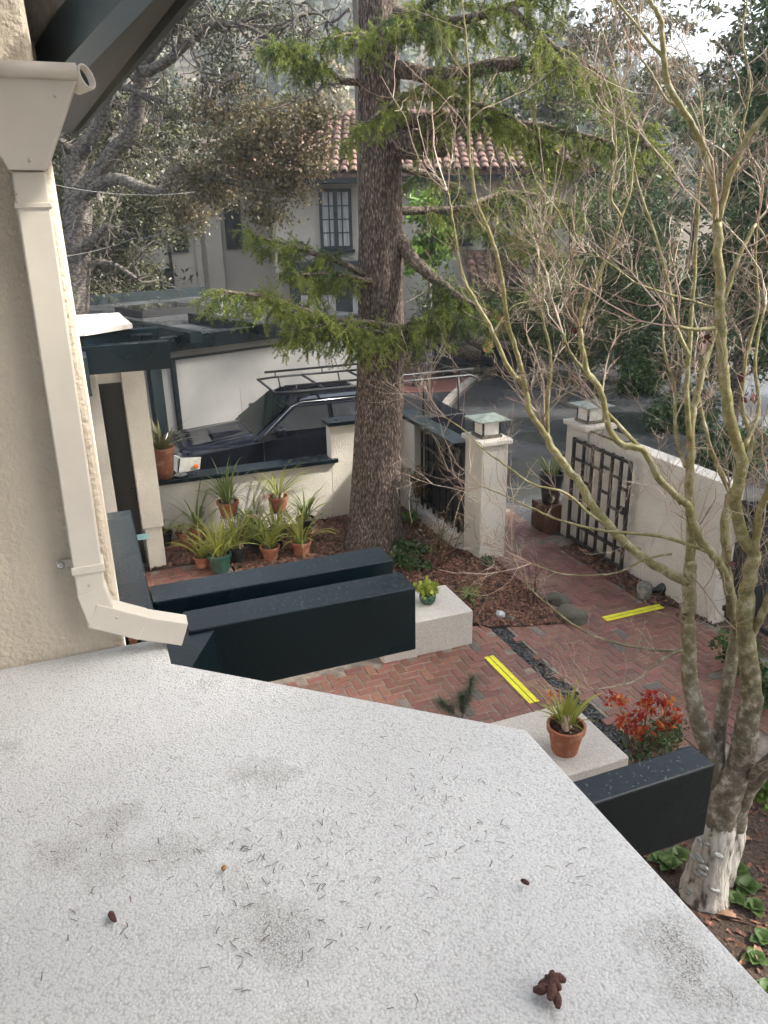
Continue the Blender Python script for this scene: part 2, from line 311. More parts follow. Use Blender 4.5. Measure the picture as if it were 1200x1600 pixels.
def needle_mesh(name, P, D, m, parent, length=0.035, width=0.007, per=6, spread=0.9):
    """tufts of short flat needles round points P, leaning along D"""
    P = np.repeat(np.asarray(P, float), per, 0); D = np.repeat(np.asarray(D, float), per, 0); n = len(P)
    a = rng.normal(size=(n, 3))*spread + D; a /= np.linalg.norm(a, axis=1)[:, None]
    b = rng.normal(size=(n, 3)); b -= a*(a*b).sum(1)[:, None]; b /= np.linalg.norm(b, axis=1)[:, None]
    L = length*rng.uniform(0.6, 1.3, n)[:, None]
    V = np.stack([P - b*width*0.5, P + b*width*0.5, P + a*L], 1).reshape(-1, 3)
    if parent is not None: V = V - ORG.get(parent.name, np.zeros(3))
    return link(name, np_mesh(name, V, np.arange(3*n).reshape(n, 3)), m, parent)
def blob_points(n, c, r, shell=0.55):
    d = rng.normal(size=(n, 3)); d /= np.linalg.norm(d, axis=1)[:, None]
    k = (shell + (1-shell)*rng.uniform(0, 1, n))[:, None]
    return np.array(c) + d*k*np.array(r)
def clumped(n, centers, radii, per_clump=60, clump=0.25):
    """leaf points gathered into small clumps inside ellipsoids"""
    out = []
    W = np.array([float(np.prod(r)) ** (2/3) for r in radii]); W /= W.sum()
    for c, r, wgt in zip(centers, radii, W):
        k = max(int(n*wgt/per_clump), 1)
        q = blob_points(k, c, r, 0.25)
        for p in q:
            out.append(p + rng.normal(size=(per_clump, 3))*clump*np.array([1, 1, 0.6])*rng.uniform(0.6, 1.3))
    return np.concatenate(out)
def wander(p, d, L, n, wig=0.25, grav=0.0):
    P = [np.array(p, float)]; d = unit(d)
    for i in range(n):
        d = unit(d + rng.normal(size=3)*wig + np.array([0, 0, grav])); P.append(P[-1] + d*L/n)
    return P

# ================================================================== SETTING
def terrain():
    na, nr = 90, 60
    az = np.linspace(rad(-75), rad(75), na) + YAW
    rr = np.concatenate([np.linspace(0.5, 40, 14), np.geomspace(44, 620, nr-14)])
    V = []; 
    for r in rr:
        for a in az:
            rel = a - YAW
            top = 0.30 - 0.20*max(0.0, min(1.0, (rel - rad(4))/rad(14)))
            t = max(0.0, min(1.0, (r-55)/380)); t = t*t*(3-2*t)
            z = -0.07 + t*top*430 + (max(r-42, 0)*0.02)*math.sin(a*9+r*0.02)*0.5
            V.append((r*math.sin(a), r*math.cos(a), z))
    F = [(i*na+j, i*na+j+1, (i+1)*na+j+1, (i+1)*na+j) for i in range(len(rr)-1) for j in range(na-1)]
    me = np_mesh('terrain', np.array(V), np.array(F)[:, ::-1])
    return link('terrain', me, M['dirt'])
ter = tag(terrain(), kind='structure')
def hill_z(r, rel):
    top = 0.30 - 0.20*max(0.0, min(1.0, (rel - rad(4))/rad(14))); t = max(0.0, min(1.0, (r-55)/380)); t = t*t*(3-2*t)
    return t*top*430
gb = MB().prism([(-60,-60),(60,-60),(60,0.6),(-60,0.6)], -0.5, -0.075); tag(gb.build('ground', M['dirt']), kind='structure')

# street, drive and kerbs
tag(MB().prism([(-2,11.46),(4.4,11.46),(4.95,9.34),(6.2,9.25),(7.0,8.4),(12.5,6.5),(17.5,14.5),(30,33),(44,52),(34,54),(23,37.5),(17.5,28),(12,25.0),(7,23.5),(-2,23.5)], -0.06, -0.012).build('street', M['asphalt']), kind='structure')
bd = [PZ(x, y, 0.0) for x, y in [(560,566),(640,556),(690,563),(742,588),(716,611),(640,613),(560,610)]]
drv = MB().prism([(p[0], p[1]) for p in bd], -0.011, 0.0).build('brick_driveway', None)
def brickpave():
    m = bpy.data.materials.new('red brick paving'); m.use_nodes = True; N = m.node_tree.nodes; L = m.node_tree.links; p = N['Principled BSDF']
    tc = N.new('ShaderNodeTexCoord'); b = N.new('ShaderNodeTexBrick'); b.inputs['Scale'].default_value = 5; b.inputs['Color1'].default_value = (0.16,0.055,0.04,1); b.inputs['Color2'].default_value = (0.11,0.04,0.032,1); b.inputs['Mortar'].default_value = (0.10,0.07,0.06,1)
    b.inputs['Mortar Size'].default_value = 0.012
    L.new(tc.outputs['Object'], b.inputs[0]); L.new(b.outputs[0], p.inputs['Base Color']); p.inputs['Roughness'].default_value = 0.6
    return m
M['brickpave'] = brickpave(); drv.data.materials.append(M['brickpave']); tag(drv, kind='structure')
def kerb(name, px, z=0.0, w_=0.16, h=0.12):
    P = smooth_path([PZ(x, y, z) for x, y in px], 4); mb = MB()
    for a, b in zip(P[:-1], P[1:]): mb.bar(a+np.array([0,0,h/2-0.02]), b+(b-a)*0.02+np.array([0,0,h/2-0.02]), w_, h)
    return tag(mb.build(name, M['concrete']), kind='structure')
kerb('kerb', [(684,571),(705,578),(740,580),(775,575),(805,562),(850,548),(905,540)])
kerb('kerb', [(742,590),(715,613),(697,632),(693,650),(700,668)])

# hillside wood (a far mass that cannot be counted)
def conifer_pts(base, h, r, n):
    t = rng.uniform(0.08, 1, n)**0.8; a = rng.uniform(0, 2*math.pi, n); k = r*(1.02-t)*rng.uniform(0.35, 1, n)
    return np.stack([base[0]+k*np.cos(a), base[1]+k*np.sin(a), base[2]+h*t-0.15*k], 1)
FP, FS = [], []
for i in range(900):
    rel = rad(rng.uniform(-34, 34)); r = rng.uniform(120, 480)
    a = rel + YAW; h = rng.uniform(11, 24)
    FP.append(conifer_pts((r*math.sin(a), r*math.cos(a), hill_z(r, rel)-1), h, h*0.19, 90))
leaf_cloud('hillside_wood', np.concatenate(FP), 2.0, L_['far'], aspect=0.45, kind='stuff')
tag(bpy.data.objects['hillside_wood'], 'hazy wooded hillside of conifers rising behind the houses', 'woodland', kind='stuff')

# ================================================================== OUR HOUSE
house = empty('house', (-1.5, 4, 0), 0, 'cream stucco house with dark green beams, white flat roof and cream downspout', 'house')
hw = MB().box(-3.5, -0.018, 2.82, 8.2, 2.86, 5.42).build('wall', M['stucco'], house, bevel=0.02, seg=3)
MB().box(-3.5, -0.04, 2.86, 10.15, -0.05, 2.85).build('wall', M['stucco_white'], house)
MB().box(-3.5, 0.55, -2.0, 1.9, -0.05, 2.70).build('wall', M['stucco_white'], house)
MB().box(-3.5, 2.0, -3.0, -1.2, -0.05, 6.3).build('wall', M['stucco_white'], house)

def roof_material():
    m = bpy.data.materials.new('coarse white roof stucco'); m.use_nodes = True; N = m.node_tree.nodes; L = m.node_tree.links; p = N['Principled BSDF']
    p.inputs['Roughness'].default_value = 0.92; p.inputs['Specular IOR Level'].default_value = 0.25
    tc = N.new('ShaderNodeTexCoord'); co = tc.outputs['Object']
    def noise(s, d=4, r=0.6):
        n = N.new('ShaderNodeTexNoise'); n.inputs['Scale'].default_value = s; n.inputs['Detail'].default_value = d; n.inputs['Roughness'].default_value = r; L.new(co, n.inputs['Vector']); return n.outputs[0]
    big = ramp(N, L, noise(1.3, 3), [(0.3, (0.64,0.64,0.63)), (0.7, (0.75,0.75,0.74))])
    vo = N.new('ShaderNodeTexVoronoi'); vo.inputs['Scale'].default_value = 150; L.new(co, vo.inputs['Vector'])
    vd = N.new('ShaderNodeMath'); vd.operation = 'MULTIPLY_ADD'; vd.inputs[1].default_value = 0.55; L.new(vo.outputs['Distance'], vd.inputs[0]); L.new(noise(60, 8, 0.85), vd.inputs[2])
    fine = ramp(N, L, vd.outputs[0], [(0.55, (1.0,1.0,1.0)), (0.80, (0.90,0.90,0.89)), (1.0, (0.62,0.61,0.59))])
    mx = N.new('ShaderNodeMixRGB'); mx.blend_type = 'MULTIPLY'; mx.inputs[0].default_value = 0.8; L.new(big, mx.inputs[1]); L.new(fine, mx.inputs[2])
    # grit that has gathered in hollows, in patches
    patch = ramp(N, L, noise(2.6, 5, 0.65), [(0.55, (0,0,0)), (0.78, (1,1,1))])
    grit = ramp(N, L, noise(260, 2, 0.7), [(0.50, (0,0,0)), (0.60, (1,1,1))])
    ml = N.new('ShaderNodeMath'); ml.operation = 'MULTIPLY'; L.new(patch, ml.inputs[0]); L.new(grit, ml.inputs[1])
    m3 = N.new('ShaderNodeMixRGB'); L.new(ml.outputs[0], m3.inputs[0]); L.new(mx.outputs[0], m3.inputs[1]); m3.inputs[2].default_value = (0.10,0.09,0.08,1)
    sm = N.new('ShaderNodeMixRGB'); sm.blend_type = 'MULTIPLY'; L.new(patch, sm.inputs[0]); L.new(m3.outputs[0], sm.inputs[1]); sm.inputs[2].default_value = (0.78,0.77,0.75,1)
    L.new(sm.outputs[0], p.inputs['Base Color'])
    ad = N.new('ShaderNodeMath'); ad.operation = 'MULTIPLY_ADD'; ad.inputs[1].default_value = 1.0; ad.inputs[1].default_value = -1.0; L.new(vd.outputs[0], ad.inputs[0]); L.new(noise(12, 4), ad.inputs[2])
    b = N.new('ShaderNodeBump'); b.inputs['Strength'].default_value = 0.75; b.inputs['Distance'].default_value = 0.010; L.new(ad.outputs[0], b.inputs['Height']); L.new(b.outputs[0], p.inputs['Normal'])
    return m
M['roof'] = roof_material()
# roof slab of the bay: gently crowned top, rounded lip
def bay_roof():
    outline = [(-3.5, 2.815), (0.135, 2.815), (0.135, 2.61), (1.14, 1.75), (1.14, -1.2), (-3.5, -1.2)]
    cx, cy = -0.6, 1.0
    rings = [(1.0, -0.22), (1.0, -0.03), (0.998, -0.012), (0.992, -0.002), (0.975, 0.0), (0.9, 0.003), (0.7, 0.009), (0.4, 0.013), (0.0, 0.014)]
    # densify
    pts = []
    for i in range(len(outline)):
        a = np.array(outline[i]); b = np.array(outline[(i+1) % len(outline)]); n = 1 if np.linalg.norm(b-a) < 0.4 else 8
        for j in range(n): pts.append(a+(b-a)*j/n)
    V = []; F = []; n = len(pts)
    for k, z in rings:
        for p in pts: V.append((cx+(p[0]-cx)*k, cy+(p[1]-cy)*k, 2.985+z))
    for j in range(len(rings)-1):
        for i in range(n): F.append((j*n+i, j*n+(i+1) % n, (j+1)*n+(i+1) % n, (j+1)*n+i))
    F.append(tuple(range(n-1, -1, -1)))
    mb = MB(); mb.add(V, [tuple(reversed(f)) for f in F]); o = mb.build('flat_roof', M['roof'], house, smooth=True); e = o.modifiers.new('e','EDGE_SPLIT'); e.split_angle = rad(30); return o
br = bay_roof()

def beam(x0, x1, y0, y1, z0, z1, mt='green_paint', bev=0.006): return MB().box(x0, x1, y0, y1, z0, z1).build('beam', M[mt], house, bevel=bev)
beam(-0.014, 0.125, 3.20, 4.63, 2.60, 2.90)
beam(0.127, 1.305, 3.30, 3.49, 2.58, 2.90)
beam(0.24, 1.285, 2.97, 3.165, 2.565, 2.898)
beam(0.30, 1.645, 1.46, 1.565, 2.62, 2.90)
MB().prism([(0.05,2.74),(0.17,2.62),(0.36,2.99),(0.22,3.18),(0.05,3.18)], 2.60, 2.885).build('beam', M['green_paint'], house, bevel=0.005)
# rain beads left on the beam tops
def beads(spots):
    base = np.array([(1,0,0),(0.7,0.7,0),(0,1,0),(-0.7,0.7,0),(-1,0,0),(-0.7,-0.7,0),(0,-1,0),(0.7,-0.7,0),(0.55,0,0.4),(0,0.55,0.4),(-0.55,0,0.4),(0,-0.55,0.4),(0,0,0.55)])
    fc = [(0,1,8),(1,9,8),(1,2,9),(2,3,9),(3,10,9),(3,4,10),(4,5,10),(5,11,10),(5,6,11),(6,7,11),(7,8,11),(7,0,8),(8,9,12),(9,10,12),(10,11,12),(11,8,12)]
    V = []; F = []; i = 0
    for (x0, x1, y0, y1, z, n) in spots:
        for k in range(n):
            x = x0+(x1-x0)*random.random()**0.6; s = random.uniform(0.0012, 0.0045)
            V.append(np.array([x, random.uniform(y0, y1), z])+base*np.array([s, s*random.uniform(0.7,1.4), s*0.6])); F.append(np.array(fc)+13*i); i += 1
    me = np_mesh('water_beads', np.concatenate(V)-ORG[house.name], np.concatenate(F)); me.polygons.foreach_set('use_smooth', [True]*len(me.polygons))
    o = link('water_beads', me, mat('water beads', (0.02,0.025,0.03), (0.03,0.035,0.04), 5, 0.03, spec=0.6), house); o['kind'] = 'stuff'
beads([(0.3,1.29,3.31,3.48,2.9,120),(0.4,1.27,2.98,3.155,2.898,240),(0.9,1.63,1.465,1.56,2.9,70)])
# downspout
ds = MB().add([(-0.150,2.715,3.26),(-0.052,2.715,3.26),(-0.052,2.80,3.26),(-0.150,2.80,3.26),(-0.123,2.715,4.662),(-0.028,2.715,4.662),(-0.028,2.80,4.662),(-0.123,2.80,4.662)], [(0,3,2,1),(4,5,6,7),(0,1,5,4),(1,2,6,5),(2,3,7,6),(3,0,4,7)]).build('downspout', M['cream_metal'], house, bevel=0.006)
lh = MB(); y0, y1 = 2.69, 2.805
lh.add([(-0.127,y0,4.664),(-0.024,y0,4.664),(0.095,y0,4.90),(-0.235,y0,4.90),(-0.127,y1,4.664),(-0.024,y1,4.664),(0.095,y1,4.90),(-0.235,y1,4.90),
        (0.095,y0,4.945),(-0.235,y0,4.945),(0.095,y1,4.945),(-0.235,y1,4.945)],
       [(0,1,2,3),(5,4,7,6),(0,4,5,1),(1,5,6,2),(0,3,7,4),(3,2,8,9),(6,7,11,10),(2,6,10,8),(7,3,9,11),(9,8,10,11)])
lh.build('leader_head', M['cream_metal'], ds, bevel=0.004)
MB().tube([(-0.24,2.683,4.925),(0.10,2.683,4.925)], 0.022, 12).build('leader_rim', M['cream_metal'], ds, smooth=True)
op = MB(); op.lathe([(0.034,0),(0.036,0.05),(0.031,0.05),(0.030,0.005)], 18); o = op.build('overflow_pipe', M['cream_metal'], ds, smooth=True, local=True)
o.location = (0.09+1.5, 2.745-4, 4.905); o.rotation_euler = (rad(35), rad(70), 0)
ob2 = MB().lathe([(0.0305,0.03),(0,0.031)], 16).build('dark_bore_disc', M['dark_fill'], o, local=True)  # dark disc standing in for shade inside the short pipe
MB().box(-0.155, -0.044, 2.709, 2.806, 3.345, 3.375).build('strap', M['cream_metal'], ds, bevel=0.003)
sb = MB(); sb.box(-0.205, -0.148, 2.797, 2.812, 3.348, 3.372); sb.build('strap_tab', M['cream_metal'], ds, bevel=0.002)
o = MB().lathe([(0.014,0),(0.014,0.01),(0.006,0.014)], 12).build('bolt', M['chrome'], ds, smooth=True, local=True); o.location = (-0.19+1.5, 2.798-4, 3.36); o.rotation_euler = (rad(90), 0, 0)
for (sx_, sz_) in ((-0.105,3.30),(-0.03,3.155),(0.115,3.075),(0.02,3.13),(-0.12,4.60),(-0.065,4.69),(0.03,4.86),(-0.18,4.86)):
    yy_ = 2.686 if sz_ > 4.62 else 2.708
    o = MB().lathe([(0.0045,0),(0.0045,0.003),(0.002,0.0045)], 8).build('screw', M['chrome'], ds, smooth=True, local=True); o.location = (sx_+1.5, yy_-4, sz_); o.rotation_euler = (rad(90), 0, 0)
MB().box(-0.130, -0.025, 2.710, 2.804, 4.56, 4.575).build('seam', M['cream_metal'], ds, bevel=0.002)
E1, E2, E3 = np.array([-0.101,2.757,3.27]), np.array([-0.082,2.752,3.165]), np.array([0.06,2.742,3.09]); E4 = np.array([0.205,2.735,3.035])
MB().bar(E1, E2+(E2-E1)*0.12, 0.103, 0.085, up=(0,1,0)).build('elbow', M['cream_metal'], ds, bevel=0.005)
MB().bar(E2+np.array([-0.03,0,0.012]), E3, 0.1, 0.084, up=(0,1,0)).build('elbow', M['cream_metal'], ds, bevel=0.005)
MB().bar(E3-(E4-E3)*0.10, E4, 0.096, 0.081, up=(0,1,0)).build('outlet', M['cream_metal'], ds, bevel=0.004)
MB().box(0.0, 0.03, 2.77, 2.79, 2.998, 3.02).build('wedge', M['terracotta'], ds)

# high eave, seen from underneath
ev = [PZ(112,208,5.3), PZ(275,0,5.3), PZ(160,45,5.3), PZ(150,0,5.3), PZ(115,98,5.3), PZ(71,98,5.3)]
far = ev[0]; near = ev[1]; nx = near + (near-far)*0.9
MB().extr([(far[0],far[1],5.30),(nx[0],nx[1],5.30),(nx[0]-0.38,nx[1],5.31),(far[0]-0.13,far[1],5.31)], (0,0,0.04)).build('eave_board', M['iron'], house)
MB().extr([(far[0]+0.002,far[1],5.26),(nx[0]+0.002,nx[1],5.26),(nx[0]+0.03,nx[1],5.26),(far[0]+0.03,far[1],5.26)], (0,0,0.24)).build('fascia', M['green_dry'], house)
a1, a2 = PZ(115,98,5.3), PZ(160,45,5.3); b1, b2 = PZ(71,98,5.3), PZ(150,0,5.3)
def ext(p, q, k): return p + (q-p)*k
q0, q1, r0, r1 = ext(a1,a2,-0.2), ext(a1,a2,4.0), ext(b1,b2,-0.2), ext(b1,b2,3.0)
MB().extr([(q0[0],q0[1],5.22),(q1[0],q1[1],5.22),(r1[0],r1[1],5.22),(r0[0],r0[1],5.22)], (0,0,0.2)).build('rafter', mat('skylit blue paint', (0.085,0.14,0.20), (0.10,0.16,0.225), 4, 0.4, 0.1, 60), house)  # blue raised in the paint colour to stand in for reflected sky
for k in range(6):
    x1 = 0.16-k*0.22; MB().box(x1-0.217, x1, 1.0, 8.05, 5.43, 5.455).build('soffit_board', M['soffit'], house)
MB().box(-0.19, -0.16, 1.0, 8.3, 5.405, 5.428).build('soffit_batten', M['green_dry'], house)
MB().box(-3.6, 0.15, 0.6, 8.1, 5.46, 5.7).build('eave_roof', M['green_dry'], house)

# entry: wall, door, pilaster, porch roof
def Pq(x, y, Y): return PY(x, y, Y)
ex0, ex1, ex2, ex3 = Pq(163,640,10.4)[0], Pq(196,640,10.4)[0], Pq(205,640,10.4)[0], Pq(232,640,10.4)[0]
MB().box(-1.2, ex0-0.03, 10.18, 10.6, -0.02, 2.84).build('entry_wall', M['stucco_white'], house, bevel=0.02)
MB().box(ex0-0.027, ex1, 10.62, 10.7, 0.0, 2.6).build('door', mat('black door', (0.005,0.005,0.005), (0.008,0.008,0.008), 5, 0.35), house)
dr = MB().box(ex1-0.07, ex1-0.03, 10.57, 10.617, 0.95, 1.12).build('door_handle', M['iron'], house)
MB().box(ex0-0.03, ex1, 10.5, 10.75, 2.62, 2.84).build('lintel', M['stucco_white'], house)
MB().box(ex1+0.002, ex3, 10.32, 10.75, 0.62, 2.84).build('pilaster', M['stucco_white'], house, bevel=0.012)
MB().box(ex1+0.03, ex3-0.03, 10.36, 10.75, -0.02, 0.618).build('pilaster_base', M['stucco_white'], house, bevel=0.008)
MB().box(-0.3, 0.985, 9.8, 10.0, 2.86, 3.19).build('porch_beam', M['green_paint'], house, bevel=0.006)
MB().box(-0.6, 0.02, 9.3, 10.17, 2.70, 3.14).build('porch_beam', M['green_dry'], house, bevel=0.006)
pr = [PZ(118,476,3.5), PZ(188,476,3.5), PZ(215,507,3.5), PZ(130,528,3.5)]
pr = [(-1.2,11.9),(0.55,11.9),(0.62,10.4),(0.05,9.95),(-1.2,9.95)]
MB().prism(pr, 3.30, 3.36).build('porch_roof', mat('stained white roofing', (0.66,0.64,0.60), (0.52,0.44,0.36), 5, 0.8, 0.2, 30, stretch=(0.6, 3, 1), lo=0.45, hi=0.75), house, bevel=0.004)
MB().prism([(p[0]-0.03*(1 if p[0] > 0 else 0), p[1]+0.03) for p in pr], 3.14, 3.297).build('porch_fascia', M['green_paint'], house)
for (x0, x1, ya, z0, z1) in [(0.3,0.93,11.3,2.86,3.1),(0.3,1.1,12.2,2.83,3.08)]:
    MB().box(x0, x1, ya, ya+0.18, z0, z1).build('porch_beam', M['green_paint'], house, bevel=0.006)

# ================================================================== GARDEN WALLS, PILLARS, GATES
gw = empty('garden_wall', (2.5, 11.3, 0), 0, 'low cream stucco garden wall with dark green coping behind the potted orchids', 'wall')
MB().box(0.42, 3.40, 11.2, 11.42, -0.05, 0.95).build('wall_panel', M['stucco_white'], gw)
MB().box(3.402, 4.86, 11.2, 11.42, -0.05, 1.54).build('wall_panel', M['stucco_white'], gw, bevel=0.01)
MB().box(0.40, 3.50, 11.13, 11.49, 0.952, 1.01).build('coping', M['green_paint'], gw, bevel=0.004)
MB().box(3.36, 4.93, 11.13, 11.49, 1.542, 1.60).build('coping', M['green_paint'], gw, bevel=0.004)
MB().box(4.63, 4.86, 10.72, 11.198, -0.05, 1.54).build('wall_panel', M['stucco_white'], gw)
MB().box(4.60, 4.89, 9.26, 11.128, 1.545, 1.603).build('coping', M['green_paint'], gw, bevel=0.004)
MB().box(4.63, 4.86, 9.31, 10.718, -0.05, 0.20).build('sill_wall', M['stucco_white'], gw, bevel=0.01)
gr = empty('iron_grille', (4.74, 10.0, 0.2), 0, 'black iron grille set in the wall opening left of the lamp pillar', 'grille')
for k in range(7):
    y = 9.37+k*0.218; MB().box(4.725, 4.755, y-0.016, y+0.016, 0.204, 1.54).build('bar', M['iron'], gr)
for z, ya, yb in [(0.30,9.33,10.71),(1.45,9.33,10.71),(1.22,9.33,10.71)]:
    MB().box(4.722, 4.758, ya, yb, z-0.018, z+0.018).build('rail', M['iron'], gr)
for k, z in [(0,0.75),(1,0.95),(3,0.8),(4,1.0),(5,0.6)]:
    MB().box(4.727, 4.753, 9.39+k*0.218, 9.57+k*0.218, z-0.014, z+0.014).build('rung', M['iron'], gr)
MB().box(4.80, 4.83, 9.33, 10.71, 0.21, 1.535).build('backing_panel', mat('dark sheet', (0.016,0.019,0.023), (0.025,0.028,0.032), 6, 0.5), gr)  # plain dark sheet closing the view behind the bars

def pillar(loc, w_, h, label, lamp_label):
    p = empty('gate_pillar', loc, 0, label, 'pillar', 'gate pillars')
    MB().box(-w_[0]/2, w_[0]/2, -w_[1]/2, w_[1]/2, -0.05, h).build('shaft', M['stucco_white'], p, bevel=0.012, local=True)
    MB().box(-w_[0]/2-0.045, w_[0]/2+0.045, -w_[1]/2-0.045, w_[1]/2+0.045, h+0.002, h+0.07).build('cap', M['stucco_white'], p, bevel=0.012, local=True)
    l = empty('pillar_lamp', (loc[0], loc[1], loc[2]+h+0.072), 0, lamp_label, 'lamp', 'square lamps on the gate pillars')
    s = 0.125
    MB().box(-s-0.03, s+0.03, -s-0.03, s+0.03, 0.0, 0.035).build('base', M['moss_stone'], l, local=True)
    for sx in (-1, 1):
        for sy in (-1, 1): MB().box(sx*s-0.011, sx*s+0.011, sy*s-0.011, sy*s+0.011, 0.036, 0.235).build('post', M['green_dry'], l, local=True)
    for k in range(4):
        a = k*math.pi/2; mb = MB().box(-s+0.012, s-0.012, -s-0.004, -s+0.002, 0.04, 0.232)
        o = mb.build('pane', M['frost'], l, local=True); o.rotation_euler = (0, 0, a)
    hb = MB(); hb.prism([(-0.235,-0.235),(0.235,-0.235),(0.235,0.235),(-0.235,0.235)], 0.237, 0.25)
    hb.add([(-0.225,-0.225,0.251),(0.225,-0.225,0.251),(0.225,0.225,0.251),(-0.225,0.225,0.251),(0,0,0.30)], [(0,1,4),(1,2,4),(2,3,4),(3,0,4)])
    hb.build('hood', mat('verdigris copper', (0.20,0.24,0.21), (0.13,0.15,0.13), 12, 0.5), l, local=True)
    return p
pillar((4.975, 9.02, 0), (0.40, 0.50), 1.66, 'cream gate pillar with square lamp nearest the iron grille', 'square copper-roofed lamp on the pillar left of the gateway')
pillar((6.60, 8.95, 0), (0.42, 0.50), 1.70, 'cream gate pillar right of the gateway, partly behind maple branches', 'square copper-roofed lamp on the pillar right of the gateway')
rw = empty('boundary_wall', (6.5, 7.4, 0), 0, 'cream stucco wall behind the open iron gate', 'wall')
MB().box(6.42, 6.66, 6.12, 8.69, -0.05, 1.70).build('wall_panel', M['stucco_white'], rw, bevel=0.012)
MB().box(6.70, 7.6, 6.02, 6.2, 1.35, 1.42).build('coping', M['green_paint'], rw)
MB().box(6.72, 7.6, 6.06, 6.16, -0.05, 1.348).build('return_panel', M['green_dry'], rw)
MB().box(6.40, 6.68, 8.0, 8.66, 1.702, 1.73).build('ledge', M['moss_stone'], rw)
ig = empty('iron_gate', (6.28, 8.85, 0.0), 0, 'open black iron gate leaf folded back against the cream wall', 'gate')
ys = [8.84, 8.60, 8.40, 8.19, 7.97, 7.78, 7.60]
for i, y in enumerate(ys):
    wd = 0.024 if i in (0, 6) else 0.017
    MB().box(6.265, 6.30, y-wd, y+wd, 0.06, 1.60).build('bar', M['iron'], ig)
for z in (0.10, 0.34, 1.565): MB().box(6.263, 6.302, 7.578, 8.862, z-0.02, z+0.02).build('rail', M['iron'], ig)
for i, z in [(0,1.30),(1,1.30),(1,1.02),(2,1.30),(3,1.02),(4,1.30),(4,0.86),(5,1.18),(3,1.36)]:
    MB().box(6.267, 6.298, ys[i+1]+0.018, ys[i]-0.018, z-0.016, z+0.016).build('rung', M['iron'], ig)
lk = MB().box(6.235, 6.262, 7.60, 7.70, 0.86, 0.96).build('latch', M['iron'], ig); MB().tube([(6.22,7.63,0.93),(6.17,7.63,0.93),(6.17,7.74,0.93)], 0.01, 6).build('handle', M['iron'], lk)
g2 = empty('iron_gate', (6.55, 5.7, 0), 0, 'dark iron railing behind the maple at the right edge', 'railing')
for k in range(5): MB().box(6.52, 6.56, 5.98-k*0.22, 6.01-k*0.22, 0.1, 1.55).build('bar', M['iron'], g2)
for z in (0.2, 1.5): MB().box(6.518, 6.562, 5.0, 6.05, z-0.03, z+0.03).build('rail', M['iron'], g2)

# pedestals
pd1 = MB().box(2.55, 3.63, 6.78, 7.50, -0.03, 0.42).build('stucco_pedestal', M['pedestal'], bevel=0.015, seg=3)
tag(pd1, 'white stucco plinth carrying the small green pot, beside the beam ends', 'plinth', 'stucco plinths')
pd2 = MB().box(2.4, 3.60, 4.03, 4.86, -0.03, 0.45).build('stucco_pedestal', M['pedestal'], bevel=0.015, seg=3)
tag(pd2, 'white stucco plinth carrying the terracotta pot, beside the roof edge', 'plinth', 'stucco plinths')

# ================================================================== BRICK PATIO
def in_patio(x, y):
    if 3.98 < x < 4.16 and y < 6.95: return 0
    if x <= 3.97: 
        if 1.2 < x and 4.0 < y < 7.35 and not (x < 3.58 and 6.82 < y) and not (x < 3.55 and y < 4.8): 
            if 6.78 < y: return 1 if (y < 7.35 - max(0, x-3.7)*1.3) else 0
            return 1
        if x < 1.45 and 9.0 < y < 10.28 and x > 0.3: return 1
        return 0
    if 4.18 <= x <= 6.30 and 4.2 < y < 6.72: return 1
    if 4.18 <= x <= 5.1 and 6.72 <= y < 7.0: return 1
    if 4.95 + 0.12*math.sin(y*2) <= x <= 6.02+0.05*math.sin(y) and 6.72 <= y < 9.0: return 1
    if 5.2 <= x <= 6.15 and 9.06 < y < 11.6: return 1
    return 0
Wc = 0.105
cells = []
for a in range(-10, 80):
    for b in range(20, 130):
        c = (a-b) % 4
        if c == 0: cells.append((( a+1)*Wc, (b+0.5)*Wc, 0))
        elif c == 3: cells.append(((a+0.5)*Wc, (b+1)*Wc, 1))
cells = [q for q in cells if in_patio(q[0], q[1])]
def vis_size(q):
    d = np.array([q[0], q[1], 0]) - CAM; z = d @ _fw; X = 600+F_PX*(d @ _r2)/z; Y = 800-F_PX*(d @ _u2)/z
    hidden = (X < 470 and Y < 1200) or Y > 1125 or X > 1130 or (X < 640 and Y < 1005) or (X < 860 and Y > 960+0.25*X)
    return (-1e3 if hidden else 0) + 1/np.linalg.norm(d)
cells.sort(key=vis_size, reverse=True)
pat = tag(MB().prism([(4.17,4.0),(6.42,4.0),(6.42,9.0),(6.2,9.2),(6.2,11.6),(4.95,11.6),(4.95,9.3),(4.9,7.0),(4.17,7.05)], -0.06, -0.007).prism([(1.2,4.0),(3.98,4.0),(3.98,6.95),(3.6,7.4),(1.2,7.4)], -0.06, -0.007).build('patio', M['mortar']), kind='structure')
tag(MB().prism([(0.3,8.9),(1.5,8.9),(1.5,10.3),(0.3,10.3)], -0.06, -0.010).build('entry_landing', M['mortar']), kind='structure')
hl, hw2, ch = 0.0985, 0.046, 0.005
bv = [(-hl,-hw2,-0.05),(hl,-hw2,-0.05),(hl,hw2,-0.05),(-hl,hw2,-0.05),(-hl,-hw2,-ch),(hl,-hw2,-ch),(hl,hw2,-ch),(-hl,hw2,-ch),(-hl+ch,-hw2+ch,0),(hl-ch,-hw2+ch,0),(hl-ch,hw2-ch,0),(-hl+ch,hw2-ch,0)]
bf = [(0,1,5,4),(1,2,6,5),(2,3,7,6),(3,0,4,7),(4,5,9,8),(5,6,10,9),(6,7,11,10),(7,4,8,11),(8,9,10,11)]
bme = bpy.data.meshes.new('brick'); bme.from_pydata(bv, [], bf); bme.materials.append(M['brick'])
bme2 = bpy.data.meshes.new('grey_brick'); bme2.from_pydata(bv, [], bf); bme2.materials.append(M['brick_grey'])
rest = MB()
